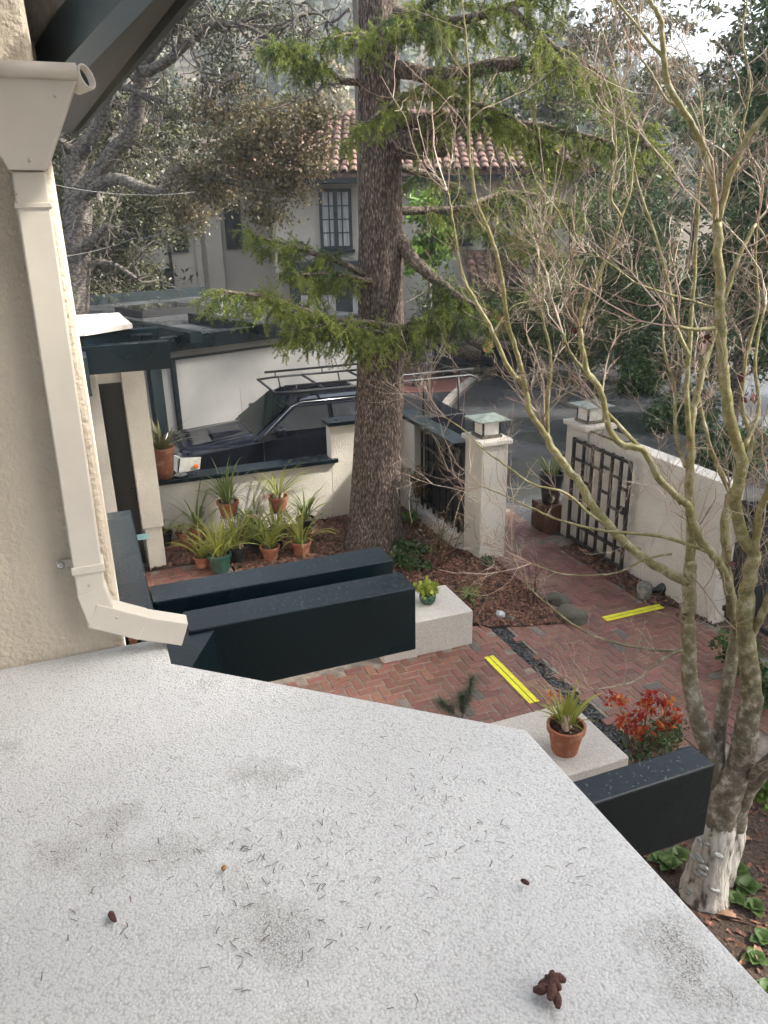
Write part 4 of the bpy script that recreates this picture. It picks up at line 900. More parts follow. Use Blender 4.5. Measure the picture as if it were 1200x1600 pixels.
# ---- crooked oak on the left
OD = 18.5
ob_ = PD(115, 480, OD); oak = empty('oak_tree', (ob_[0], ob_[1], 0), 0, 'crooked grey-barked oak with small dull leaves left of the tiled house', 'tree')
def opx(px, d0, d1, r0, r1, nm='limb'):
    s0 = mpp(px[0][0], px[0][1], d0); return limb(nm, trace(px, d0, d1), r0*s0, r1*s0, 'oak_bark', oak, 12, 0.06)
p_ = ob_; 
opx([(112,640),(112,520),(116,469),(119,405),(123,338),(119,287),(118,243)], OD, OD, 24, 16, 'trunk')
ol = [([(118,255),(128,232),(142,216),(162,179),(170,150),(176,100)], OD, OD-0.5, 13, 7), ([(106,400),(108,340),(110,300)], OD+0.3, OD+0.2, 12, 9),
 ([(124,310),(142,285),(159,263),(179,233),(206,209),(216,162),(219,128),(220,100)], OD, OD-1, 13, 9),
 ([(220,112),(240,107),(267,91),(300,61),(338,37),(371,37),(420,20)], OD-1, OD-2.5, 9, 3), ([(222,104),(238,86),(260,57),(265,30),(280,0)], OD-1, OD-1.5, 8, 4),
 ([(285,70),(278,40),(292,15),(320,-5)], OD-1.6, OD-2.2, 5, 3), ([(124,312),(159,284),(192,281),(223,294),(257,297),(270,270),(287,263),(304,280),(345,278),(400,300)], OD, OD-2.6, 10, 3),
 ([(117,243),(104,228),(85,216),(60,190)], OD, OD-0.4, 9, 5), ([(184,135),(210,140),(236,152),(263,162)], OD-0.7, OD-1.2, 6, 3), ([(300,61),(310,100),(330,140),(360,180)], OD-2, OD-2.8, 4, 2),
 ([(170,230),(200,200),(230,190)], OD, OD+0.6, 9, 4), ([(118,400),(140,380),(170,350)], OD, OD-0.6, 12, 3), ([(120,420),(170,410),(220,440)], OD, OD-0.2, 6, 2),
 ([(371,37),(420,60),(460,110),(500,150)], OD-2.4, OD-3.2, 3, 1.5), ([(371,37),(430,40),(490,20),(520,40)], OD-2.4, OD-3.2, 3, 1.5)]
otips = []
for q in ol: o, P = opx(*q); otips.append(P)
def oak_leaves(ells, n, sz, m, nm='leaves', clump=0.13, per=36):
    C_, R_ = [], []
    for (x, y, D, rx, ry) in ells:
        s = mpp(x, y, D); C_.append(PD(x, y, D)); R_.append((rx*s*0.9, rx*s*0.5, ry*s*0.9))
    P = clumped(n, C_, R_, per, clump)
    leaf_cloud(nm, P, sz, m, oak, 0.55)['kind'] = 'stuff'
    return P
oak_leaves([(190,210,21.5,95,90),(120,360,22,60,80),(240,345,19.6,80,60),(190,420,20.4,70,35),(290,200,20.4,80,80),(110,180,22,60,70),(90,300,22,50,90),(90,420,22,50,60),(170,390,19.8,80,55),(230,300,19.2,70,40)], 24000, 0.085, L_['oak'])
oak_leaves([(330,40,17,90,60),(430,30,16.5,80,50),(470,70,16,35,35),(360,110,17,60,50),(270,30,17.5,60,50)], 5500, 0.07, L_['oak'], clump=0.17, per=18)
oak_leaves([(420,200,15.8,80,60),(470,235,15.6,65,55),(375,240,16,70,60),(330,290,16.5,70,50),(430,285,15.8,70,45),(490,185,15.5,45,50),(350,170,16.4,60,55),(420,340,15.7,50,30),(290,330,17,50,40)], 17000, 0.075, L_['oak_lit'], clump=0.14)
# fine twigs inside the oak crown
otw = MB()
for P in otips:
    for i in range(14):
        a = random.randrange(len(P)//3, len(P)); S = wander(P[a], rdir()+np.array([0.2,-0.2,0.1]), random.uniform(0.5, 1.5), 6, 0.4); otw.tube(S, list(np.linspace(0.025, 0.006, len(S))), 4)
        for b in range(3): S2 = wander(S[random.randrange(2, 6)], rdir(), random.uniform(0.3, 0.8), 4, 0.4); otw.tube(S2, list(np.linspace(0.010, 0.004, len(S2))), 3)
otw.build('twigs', mat('dark oak twigs', (0.07,0.06,0.05), (0.12,0.105,0.09), 6, 0.9), oak)['kind'] = 'stuff'

# ---- evergreens behind the street on the right, each its own tree
def evergreen(px, py_base, D, top_y, rpx_, label, n=9000, sz=0.16, mt='conifer', style='cone', name='evergreen_tree'):
    b = PD(px, py_base, D); top = PD(px, top_y, D)[2]; r = rpx_*mpp(px, top_y/2+py_base/2, D); h = top
    t = empty(name, (b[0], b[1], 0), 0, label, 'tree', 'evergreens beyond the street')
    MB().tube([(0,0,-0.1),(0.05,0,h*0.5),(0,0.05,h*0.93)], [0.05*r+0.09, 0.03*r+0.06, 0.02], 9).build('trunk', M['oak_bark'], t, local=True, smooth=True)
    bm_ = MB(); C_, R_ = [], []
    k = 0
    for i in range(46):
        f = random.uniform(0.10, 0.97)
        if style == 'cone': rr = r*(1.05-f)**0.8
        elif style == 'column': rr = r*min(1, (1.03-f)*3.5)**0.6
        else: rr = r*math.sqrt(max(0.05, 1-((f-0.6)/0.5)**2))
        a = random.uniform(0, 6.28); k = rr*random.uniform(0.45, 0.95)
        c = np.array([k*math.cos(a), k*math.sin(a), f*h]); C_.append(c); R_.append((rr*0.42+0.15, rr*0.42+0.15, rr*0.28+0.2))
        bm_.tube([(0,0,max(f*h-0.4*k, 0.2)), c*np.array([0.6,0.6,1]), c], [0.03, 0.02, 0.008], 4)
    bm_.build('branches', M['oak_bark'], t, local=True)['kind'] = 'stuff'
    P = clumped(n, C_, R_, 30, 0.22)
    a = leaf_cloud('crown', P, sz, L_[mt], None, 0.38); a.parent = t; a['kind'] = 'stuff'
    return t
evergreen(930, 470, 34, -60, 130, 'huge dark grey-green evergreen topping the right background', 16000, 0.26, 'oak', 'round')
evergreen(1150, 600, 17, -40, 105, 'tall dark conifer at the right edge beyond the street', 16000, 0.16)
evergreen(1060, 560, 22, 150, 75, 'dark narrow conifer left of the right-edge conifer', 10000, 0.17, 'conifer', 'column')
evergreen(985, 480, 27, 190, 75, 'mid green conifer above the carport', 9000, 0.19, 'cedar_dark')
evergreen(880, 460, 30, 120, 85, 'bushy green conifer left of the carport', 9000, 0.2, 'cedar_dark')
evergreen(780, 440, 33, 40, 80, 'dark conifer behind the tiled porch roof', 8000, 0.22, 'conifer')
evergreen(1230, 640, 20, -150, 120, 'dark conifer cut by the right frame edge', 9000, 0.19)
evergreen(700, 430, 36, 20, 80, 'conifer rising over the tiled roof right of the big trunk', 8000, 0.24, 'conifer')
evergreen(1120, 620, 26, -80, 80, 'grey-green evergreen between the right-edge conifers', 8000, 0.24, 'oak', 'round')
evergreen(60, 470, 26, 60, 110, 'dark evergreen behind the oak at far left', 9000, 0.2, 'oak', 'round')
evergreen(175, 470, 24, 130, 95, 'dark evergreen behind the oak trunk', 14000, 0.16, 'oak', 'round')
evergreen(270, 440, 31.5, 90, 90, 'dull evergreen behind the neighbour house, seen over the oak limb', 9000, 0.2, 'oak', 'round')
evergreen(925, 470, 23, 165, 80, 'feathery green conifer behind the middle of the bare maple', 14000, 0.13, 'cedar_dark')
evergreen(835, 450, 25.5, 190, 60, 'light green conifer at the neighbour house corner', 9000, 0.14, 'cedar')
evergreen(470, 300, 75, 130, 60, 'blue-green tree on the slope above the tiled roof', 6000, 0.45, 'far', 'round')
evergreen(380, 300, 80, 130, 60, 'tree on the slope seen through the oak crown', 6000, 0.42, 'far', 'round')
for i, (x, yb, yt) in enumerate([(518,250,60),(535,250,95),(505,260,120),(548,240,150)]):
    t = evergreen(x, yb, 70, yt, 12, ['pale leafless poplar left of the conifer trunk, tallest', 'pale poplar just left of the utility pole', 'short pale poplar above the red roof', 'lowest pale poplar touching the utility pole'][i], 1500, 0.42, 'pale', 'column', 'pale_poplar')
    t['group'] = 'pale poplars on the slope'
# unseen evergreens added on the right to keep sun off roof, court and garage
def shade_tree(x, y, h, r, z0, label, n=7000):
    t = empty('evergreen_tree', (x, y, 0), 0, label, 'tree', 'added shade trees right of the house')
    MB().tube([(0,0,-0.1),(0.1,0,h*0.5),(0,0.1,h*0.95)], [0.35,0.22,0.04], 10).build('trunk', M['oak_bark'], t, local=True, smooth=True)
    C_ = []; R_ = []
    for i in range(60):
        f = random.random(); a = random.uniform(0, 6.28); k = r*math.sqrt(random.random())*(1-0.45*f); C_.append((k*math.cos(a), k*math.sin(a), z0+(h-z0)*f)); R_.append((0.9,0.9,0.6))
    a = leaf_cloud('crown', clumped(n, C_, R_, 30, 0.3), 0.34, L_['conifer'], None, 0.5); a.parent = t; a['kind'] = 'stuff'
shade_tree(8.5, -2.2, 14, 3.3, 5.0, 'unseen tall evergreen added behind the viewer on the right to shade the roof')
shade_tree(12.5, 1.3, 11.5, 3.2, 3.0, 'unseen broad evergreen added right of the court to shade it')
shade_tree(14.8, 4.3, 12.0, 2.8, 3.5, 'unseen evergreen added right of the boundary wall to shade the court')
shade_tree(16.2, 10.2, 16, 3.4, 4.0, 'unseen tall evergreen added across the street to shade garage and pickup')
# hedge along the right of the street
for i, (x, y, D, rx, ry) in enumerate([(1010,565,21,45,55),(1075,630,17,60,60),(1150,690,14,65,60),(1010,480,28,50,50)]):
    c = PD(x, y, D); s = mpp(x, y, D)
    h = empty('hedge_shrub', (c[0], c[1], 0), 0, ['clipped sunlit green shrub at the street bend', 'dark green shrub beside the street behind maple stems', 'dark shrub at the right edge above the railing', 'tall shrub below the carport fence'][i], 'shrub', 'shrubs along the street')
    MB().tube([(0,0,-0.1),(0.03,0,c[2])], [0.06,0.03], 7).build('stem', M['oak_bark'], h, local=True)
    hz = c[2]
    P = clumped(6000, [(0,0,hz*0.6),(rx*s*0.4,0.2,hz*0.8),(-rx*s*0.4,0,hz*0.5)], [(rx*s*0.8, rx*s*0.7, hz*0.7)]*3, 30, 0.12)
    P = P[P[:, 2] > 0]
    a = leaf_cloud('foliage', P, 0.10, L_['hedge' if i in (0,3) else 'conifer'], None, 0.5); a.parent = h; a['kind'] = 'stuff'
# bright deciduous shrub by the neighbour's wall
c = PD(668, 330, 20); t = empty('leafy_tree', (c[0], c[1], 0), 0, 'small bright green leafy tree against the neighbour wall', 'tree')
MB().tube([(0,0,-0.1),(0.1,0,2),(0,0,c[2])], [0.07,0.05,0.02], 7).build('trunk', M['oak_bark'], t, local=True, smooth=True)
a = leaf_cloud('crown', clumped(1500, [(0,0,c[2]),(0.3,0,c[2]-0.7),(-0.2,0,c[2]-1.1)], [(0.55,0.5,0.55)]*3, 18, 0.13), 0.16, L_['bright'], None, 0.55); a.parent = t; a['kind'] = 'stuff'
# felled limbs and brush across the street
def log(px, D0, D1, r, label, cut='cutwood'):
    P = np.array([PD(x, y, D0+(D1-D0)*i/(len(px)-1)) for i, (x, y) in enumerate(px)])
    g = empty('cut_log', tuple(P[0]), 0, label, 'log', 'felled logs across the street')
    limb('bark', P, r, r*0.94, 'log_bark', g, 14, 0.05)
    e = P[-1]; d = unit(P[-1]-P[-2]); MB().tube([e, e+d*0.02], r*0.88, 14).build('cut_face', M[cut], g)
log([(695,498),(725,520),(762,541)], 23.5, 21.6, 0.20, 'thick felled log with pale sawn face')
log([(745,505),(725,508),(708,501)], 23.0, 22.0, 0.10, 'thin felled branch with small orange sawn end')
log([(675,552),(715,548),(752,550)], 23.8, 23.6, 0.30, 'mossy felled trunk lying under the sawn log', 'log_bark')
log([(770,540),(800,541),(822,548)], 23.8, 23.4, 0.13, 'grey felled trunk end right of the sawn log', 'log_bark')
rs = PD(779, 510, 21.5); rsm = MB()
for k in range(14): a = rs+rng.normal(size=3)*np.array([0.13,0.05,0.1]); rsm.tube([a, a+np.array([rng.normal()*0.08, -0.05, rng.uniform(0.1,0.35)])], [0.06,0.01], 5)
tag(rsm.build('splintered_stump', M['redwoodcut']), 'splintered red-brown broken wood among the brush', 'stump')
bb = empty('brush_pile', tuple(PD(790, 540, 24.5)*np.array([1,1,0])), 0, 'heap of cut green conifer boughs across the street', 'brush pile')
C_, R_ = [], []
for (x, y, D, rx, ry) in [(800,500,25,80,45),(860,500,26,50,45),(720,530,24.6,50,30),(760,480,25,60,40),(850,450,28,50,40),(690,480,25,40,50)]: s = mpp(x, y, D); C_.append(PD(x, y, D)); R_.append((rx*s, rx*s*0.6, ry*s))
P = clumped(22000, C_, R_, 30, 0.22); P = P[P[:, 2] > 0.02]
leaf_cloud('boughs', P, 0.13, L_['cedar_dark'], bb, 0.3)['kind'] = 'stuff'
bk = MB()
for i in range(60): S = wander(C_[random.randrange(6)]+rng.normal(size=3)*0.4, rdir()*np.array([1,1,0.4]), 1.6, 5, 0.2); bk.tube(S, list(np.linspace(0.03,0.008,len(S))), 4)
bk.build('branches', M['limb_bark'], bb)['kind'] = 'stuff'
c = PD(650, 590, 22.3)*np.array([1,1,0]); t = empty('birch_stub', tuple(c), 0, 'pale forked trunk on the brick drive beyond the truck rack', 'tree')
MB().tube([c, c+np.array([0.02,0,0.5]), c+np.array([-0.1,0,1.7])], [0.13,0.11,0.08], 9).build('trunk', M['limb_bark'], t, smooth=True); MB().tube([c+np.array([0.0,0,0.4]), c+np.array([0.25,0,1.0]), c+np.array([0.3,0,1.8])], [0.09,0.08,0.06], 9).build('limb', M['limb_bark'], t, smooth=True)
c = PD(735, 560, 24.3)*np.array([1,1,0]); t = empty('parked_car', tuple(c), -0.3, 'dark car mostly hidden behind felled logs across the street', 'car')
MB().extr([(-1.4,-0.8,0.3),(1.5,-0.8,0.3),(1.5,-0.8,0.75),(0.8,-0.8,0.85),(0.4,-0.8,1.2),(-0.9,-0.8,1.2),(-1.4,-0.8,0.8)], (0,1.6,0)).build('body', M['carpaint'], t, bevel=0.08, seg=3, local=True)
MB().box(-0.8,0.3,-0.81,-0.803,0.88,1.13).build('window', M['glass'], t, local=True)
for x in (-0.9, 1.0): MB().tube([(x,-0.82,0.3),(x,-0.62,0.3)], 0.3, 18).build('wheel', M['rubber'], t, local=True)
# overhead wires
def wire(a, b, sag, label):
    P = [a+(b-a)*t+np.array([0,0,-sag*4*t*(1-t)]) for t in np.linspace(0, 1, 14)]; tag(MB().tube(P, 0.006, 5).build('overhead_wire', mat('pale cable', (0.22,0.22,0.21), None, 5, 0.6)), label, 'wire', 'overhead wires')
wire(PD(60,283,14), PD(305,300,15), 0.12, 'pale sagging cable crossing the oak trunk')
wire(PD(215,375,16), PD(420,305,16), 0.05, 'thin cable slanting past the neighbour windows')
wire(PD(90,402,15), PD(210,372,16), 0.05, 'thin cable low across the oak foot')

# ---- bare maple in the foreground
MD = 4.13; mb0 = PZ(1103, 1392, 0)
mp_ = empty('maple_tree', tuple(mb0), 0, 'bare multi-stemmed maple with whitewashed foot and yellow-green branches', 'tree')
ML = []
def ml(px, d0, d1, r0, r1, keep=True, nm='limb', n=10):
    s0 = mpp(px[0][0], px[0][1], d0); s1 = mpp(px[-1][0], px[-1][1], d1); q = 0.70 if nm == 'trunk' else 0.56; r0 *= q; r1 *= 0.56 if nm != 'trunk' else 0.64
    o, P = limb(nm, trace(px, d0, d1), r0*s0, r1*s1, 'maple', mp_, n, 0.035, 5)
    if keep: ML.append((P, r0*s0, r1*s1))
    return P
def foot():
    P = smooth_path([PD(x, y, d) for x, y, d in [(1098,1410,4.12),(1102,1385,4.13),(1110,1345,4.13),(1122,1300,4.13),(1128,1280,4.13)]], 6)
    rr = np.interp(np.linspace(0, 1, len(P)), [0,.25,.55,1], [0.19,0.155,0.13,0.092]); mb = MB().tube(P, list(rr), 22, 0.07); mb.build('whitewashed_foot', M['whitewash'], mp_, smooth=True)
    P2 = smooth_path([PD(x, y, d) for x, y, d in [(1120,1370,4.2),(1140,1320,4.25),(1152,1275,4.3)]], 6); MB().tube(P2, list(np.linspace(0.115,0.068,len(P2))), 16, 0.06).build('whitewashed_foot', M['whitewash'], mp_, smooth=True)
    for i in range(15):
        a = random.uniform(2.9, 4.3); z = random.uniform(0.05, 0.55); c = mb0+np.array([0.155*math.cos(a)*(1-z*0.2), 0.155*math.sin(a)*(1-z*0.2), z])
        c = c + (P[0]-mb0)*np.array([1,1,0])*0.3
        q = MB(); q.lathe([(0.0,0),(0.028,0.004),(0.034,0.012),(0.02,0.02),(0.0,0.016)], 9); o = q.build('bracket_fungus', M['lichen'], mp_, smooth=True, local=True)
        o.location = tuple(c-mb0); s = random.uniform(0.5, 1.1); o.scale = (s*1.2, s*0.6, s*1.3); o.rotation_euler = (random.uniform(0.3,1.1), random.uniform(-0.5,0.5), a+1.57)
foot()
ml([(1122,1300),(1130,1262),(1145,1221),(1159,1186),(1166,1136),(1174,1090),(1170,1040),(1165,965),(1168,915),(1180,868)], 4.13, 4.2, 34, 15, nm='trunk', n=16)
ml([(1146,1290),(1158,1250),(1180,1215),(1215,1180),(1260,1120)], 4.28, 4.1, 24, 16, nm='trunk', n=14)
ml([(1128,1250),(1118,1200),(1096,1140),(1084,1095),(1076,1050),(1075,980),(1077,920),(1079,880)], 4.18, 4.5, 22, 15, nm='trunk', n=14)
ml([(1122,1215),(1121,1180),(1129,1113),(1141,1045),(1150,985),(1137,900),(1133,830),(1140,770)], 4.2, 4.7, 17, 10, nm='trunk', n=12)
ml([(1170,1215),(1190,1200),(1230,1180)], 4.1, 3.9, 14, 10)
A_ = ml([(1077,910),(1023,883),(969,841),(930,796),(909,760),(885,730),(867,706),(852,677)], 4.45, 5.0, 14, 10, n=12)
ml([(853,680),(827,640),(820,605),(795,575),(770,520),(740,465),(720,422),(709,350),(700,300)], 5.0, 5.2, 9, 2.5)
ml([(822,610),(806,545),(792,500),(785,440),(765,364),(744,315),(733,224),(733,140),(728,60),(722,0)], 5.02, 4.9, 7.5, 2)
ml([(856,680),(855,625),(861,587),(858,540),(846,490),(840,430),(845,370)], 5.0, 5.3, 6, 2)
ml([(1079,892),(1080,835),(1077,775),(1079,700),(1080,660),(1088,618),(1101,567),(1112,533),(1130,470),(1155,400),(1180,350)], 4.5, 4.9, 14, 5, n=12)
ml([(1077,690),(1073,604),(1078,533),(1081,477),(1087,400),(1092,300),(1100,220),(1090,130)], 4.55, 5.0, 8, 2)
ml([(1072,730),(1057,680),(1053,601),(1041,562),(1036,519),(1038,470)], 4.6, 5.0, 6, 2.5)
ml([(1078,560),(1055,505),(1047,457),(1026,375),(1005,315),(985,240),(975,170)], 4.62, 5.1, 6.5, 2)
ml([(1152,985),(1143,955),(1137,910),(1116,868),(1092,841),(1077,793),(1060,778),(1027,746),(1007,706),(973,695),(951,669),(939,613),(917,579),(905,513)], 4.35, 4.6, 13, 7.5, n=12)
ml([(905,513),(914,477),(939,420),(948,402),(969,343),(955,308),(962,245),(958,180)], 4.6, 4.7, 7, 2)
ml([(969,343),(985,300),(990,250),(1000,200)], 4.65, 4.8, 4, 1.5)
ml([(939,613),(928,590),(905,570),(888,545),(880,520)], 4.6, 4.7, 5, 3)
ml([(1007,706),(965,662),(945,640)], 4.55, 4.6, 7, 4)
ml([(1180,868),(1158,829),(1149,778),(1160,730),(1146,675),(1135,618),(1129,562),(1126,505),(1124,431),(1121,345)], 4.2, 4.3, 17, 12.5, n=14)
ml([(1121,350),(1101,240),(1079,191),(1049,142),(1037,90),(1034,37),(1015,0),(990,-50)], 4.3, 4.2, 10, 6, n=10)
ml([(1122,345),(1142,270),(1169,214),(1205,165),(1250,100)], 4.3, 4.2, 10, 7)
ml([(1097,235),(1064,172),(1040,155),(1018,115),(1000,90)], 4.3, 4.4, 6, 2.5)
ml([(1034,88),(1004,52),(976,17),(940,-30)], 4.25, 4.3, 5, 3)
ml([(1180,868),(1185,805),(1205,760),(1240,700)], 4.2, 4.0, 11, 8)
ml([(1172,1000),(1190,960),(1215,900),(1235,820)], 4.2, 4.0, 13, 9)
ml([(1163,700),(1185,640),(1180,560),(1195,480)], 4.3, 4.6, 7, 3)
ml([(1140,770),(1110,700),(1098,650),(1090,600)], 4.7, 5.0, 7, 3)
ml([(1160,740),(1175,690),(1160,640),(1165,560),(1185,480),(1180,400),(1190,300)], 4.6, 5.0, 8, 2.5)
ml([(1150,270),(1160,200),(1172,130),(1160,60),(1168,0)], 4.3, 4.4, 4, 2)
ml([(1107,863),(1032,838),(942,829),(879,814),(840,798),(797,778),(752,760)], 4.4, 4.7, 5.5, 1.6, n=7)
ml([(1000,860),(927,807),(883,770),(833,757),(797,732),(753,700),(727,673),(697,653)], 4.6, 4.9, 4.5, 1.3, n=7)
ml([(1066,1016),(1012,1014),(921,991),(857,945),(820,909),(800,860)], 4.3, 4.6, 4.5, 1.5, n=7)
ml([(1066,1016),(1031,1032),(999,1060),(967,1071),(921,1078)], 4.3, 4.1, 4.5, 1.2, n=7)
ml([(1050,865),(1008,874),(972,892),(939,898),(880,897),(830,880)], 4.4, 4.5, 3.5, 1.2, n=7)
ml([(1128,512),(1090,515),(1060,510)], 4.3, 4.1, 6, 4)
ml([(1126,485),(1080,470),(1030,455),(990,440),(950,410),(915,395)], 4.3, 4.5, 4.5, 1.4)
ml([(930,455),(905,445),(880,420),(860,390)], 4.6, 4.7, 4, 1.2); ml([(770,520),(800,480),(830,470)], 5.1, 5.2, 3, 1.2)
tw = MB(); nt_ = 0
def twig(p, d, L, r, depth, up=0.10):
    global nt_
    n = 4 if depth else 6; S = wander(p, d, L, n, 0.20, up); nt_ += 1
    tw.tube(S, list(np.linspace(r, max(r*0.45, 0.0009), len(S))), 4 if depth == 0 else 3, cap=False)
    if depth < 2 and L > 0.08:
        m = (random.randint(2, 4) if depth == 0 else random.randint(1, 2))
        for i in range(m):
            j = random.randint(1, n-1); t = unit(S[j]-S[j-1]); s = unit(np.cross(t, rdir()))
            for sg in ((1, -1) if random.random() < 0.6 else (1,)):
                twig(S[j], t*0.75+s*sg*0.75, L*random.uniform(0.3, 0.6), r*0.6, depth+1, up)
for (P, r0, r1) in ML:
    seg = np.linalg.norm(np.diff(P, axis=0), axis=1); tot = seg.sum(); k = int(tot/0.105); cum = np.concatenate([[0], np.cumsum(seg)])
    for i in range(k):
        s = random.uniform(0.12, 1.0)*tot; a = min(int(np.searchsorted(cum, s)), len(P)-1); p = P[a]; t = unit(P[a]-P[a-1])
        if p[2] < 0.9 or random.random() > 0.12+0.68*min(1, max(0, (p[2]-1.0)/2.6)): continue
        side = unit(np.cross(t, rdir())); L = random.uniform(0.18, 0.62)*(0.8 if p[2] < 2 else 1.0)
        twig(p, t*0.5+side*0.9+np.array([0,0,0.15]), L, random.uniform(0.0012, 0.0025), 0)
    p = P[-1]; t = unit(P[-1]-P[-2])
    for i in range(4): twig(p, t+rng.normal(size=3)*0.35, random.uniform(0.35, 0.8), max(min(r1*0.8, 0.006), 0.003), 0)
print('twigs', nt_)
tw.build('twigs', M['twig'], mp_)['kind'] = 'stuff'
# a few dead red leaves still hanging
dl = []
for (x, y, D) in [(1140,885,4.5),(1160,590,4.5),(1110,535,4.4),(895,515,4.7),(1130,900,4.5),(1065,962,4.4),(1175,620,4.4)]:
    dl.append(PD(x, y, D)+rng.normal(size=(5, 3))*0.02)
leaf_cloud('dead_leaves', np.concatenate(dl), 0.05, mat('dead maple leaf', (0.11,0.025,0.022), (0.07,0.02,0.018), 20, 0.8), mp_, 0.6)['kind'] = 'stuff'

# ================================================================== PLANTS AND POTS
def ribbon(base, az, el, L, w_, droop, n=7):
    V = []; F = []; p = np.array(base, float); e = el
    h = np.array([math.cos(az), math.sin(az), 0]); s = np.array([-math.sin(az), math.cos(az), 0])
    for i in range(n+1):
        t = i/n; ww = w_*(0.55+0.9*t if t < 0.5 else max(0.02, 2.0*(1-t)))*0.5
        up = np.array([0,0,1])*math.cos(e)-h*math.sin(e)
        V += [p-s*ww+up*ww*0.35, p, p+s*ww+up*ww*0.35]
        p = p+(h*math.cos(e)+np.array([0,0,1])*math.sin(e))*L/n; e -= droop/n*(0.5+t)
    for i in range(n):
        for k in range(2): F.append((i*3+k, i*3+k+1, i*3+k+4, i*3+k+3))
    return V, F
def straps(root, base, n, L, w_, m, spread=0.05, el=(0.9, 1.45), droop=(0.6, 1.9), nm='leaf'):
    for i in range(n):
        az = random.uniform(0, 6.283); r = random.uniform(0, spread)
        V, F = ribbon((base[0]+r*math.cos(az), base[1]+r*math.sin(az), base[2]), az+random.gauss(0,0.3), random.uniform(*el), L*random.uniform(0.6, 1.15), w_*random.uniform(0.7, 1.2), random.uniform(*droop))
        MB().add(V, F).build(nm, m, root, smooth=True, local=True)
def pot_mesh(r, h, m, root, z0=0.0, rim=True):
    pr = [(r*0.66, 0), (r*0.92, h*0.80)] + ([(r*1.0, h*0.81), (r*1.02, h*0.99), (r*0.98, h)] if rim else [(r*0.99, h*0.97), (r*0.97, h)]) + [(r*0.88, h*0.995), (r*0.86, h*0.86), (0.0, h*0.86)]
    o = MB().lathe(pr, 26, (0, 0, z0)).build('pot', m, root, smooth=True, local=True)
    e = o.modifiers.new('edge', 'EDGE_SPLIT'); e.split_angle = rad(50)
    MB().lathe([(r*0.86, z0+h*0.865), (r*0.5, z0+h*0.90), (0, z0+h*0.91)], 16).build('soil', M['soil'], root, smooth=True, local=True)
    return o
def stand(root, r, h):
    for z in (h, h*0.35): 
        pts = [(r*math.cos(a), r*math.sin(a), z) for a in np.linspace(0, 2*math.pi, 19)]; MB().tube(pts, 0.006, 5, cap=False).build('ring', M['iron'], root, local=True)
    for k in range(6):
        a = k*math.pi/3; MB().tube([(r*math.cos(a), r*math.sin(a), h), (r*0.75*math.cos(a), r*0.75*math.sin(a), h*0.5), (r*1.05*math.cos(a), r*1.05*math.sin(a), 0)], 0.006, 5).build('leg', M['iron'], root, local=True)
def stand_thing(loc, r, h, label):
    s = empty('plant_stand', loc, 0, label, 'plant stand', 'wire plant stands'); stand(s, r, h); return s
pots = [ # x, y, z, r, h, material, n leaves, L, w, leafmat, label
 (0.70,10.98,0.09,0.125,0.20,'black_pot',16,0.36,0.026,'strap','strap plant in black pot at the left end by the entry pilaster'),
 (0.98,10.98,0.09,0.10,0.16,'terracotta',7,0.14,0.02,'strap','small terracotta pot of stubby shoots, second from the entry pilaster'),
 (1.20,10.98,0.09,0.11,0.19,'terracotta',14,0.60,0.022,'strap_dark','terracotta pot with tall narrow leaves, third from the entry pilaster'),
 (1.68,10.95,0.40,0.155,0.24,'terracotta',30,0.52,0.022,'strap_dark','terracotta orchid pot spreading dark leaves on the left wire stand'),
 (2.45,10.95,0.36,0.145,0.25,'terracotta',18,0.50,0.024,'strap','terracotta orchid pot on the right wire stand, leaves upright'),
 (2.0,10.78,0.02,0.15,0.22,'terracotta',20,0.42,0.024,'strap_dark','terracotta orchid pot with pink flower sprays between the wire stands'),
 (2.82,10.80,0.02,0.14,0.22,'black_pot',24,0.46,0.024,'strap_dark','dark-leaved strap plant nearest the conifer trunk'),
 (1.33,9.86,0.02,0.15,0.26,'glaze',22,0.46,0.030,'strap','strap plant in glazed green pot at the front of the group'),
 (1.12,10.1,0.02,0.11,0.17,'terracotta',14,0.42,0.026,'strap','low terracotta pot left of the green glazed pot'),
 (1.62,10.12,0.02,0.14,0.22,'black_pot',20,0.52,0.028,'strap','strap plant in black pot right of the green glazed pot'),
 (2.06,9.98,0.02,0.13,0.20,'terracotta',18,0.44,0.026,'strap','terracotta pot with yellow-tipped leaves behind the beam middle'),
 (2.22,10.35,0.02,0.13,0.20,'black_pot',20,0.46,0.028,'strap','black pot of green straps behind the yellow-tipped plant'),
 (2.52,9.98,0.02,0.14,0.20,'terracotta',22,0.50,0.026,'strap','terracotta pot of pale arching leaves at the right end of the front row'),
 (1.95,10.3,0.02,0.12,0.19,'black_pot',16,0.44,0.026,'strap_dark','small black pot hidden among the strap plants in the middle'),
]
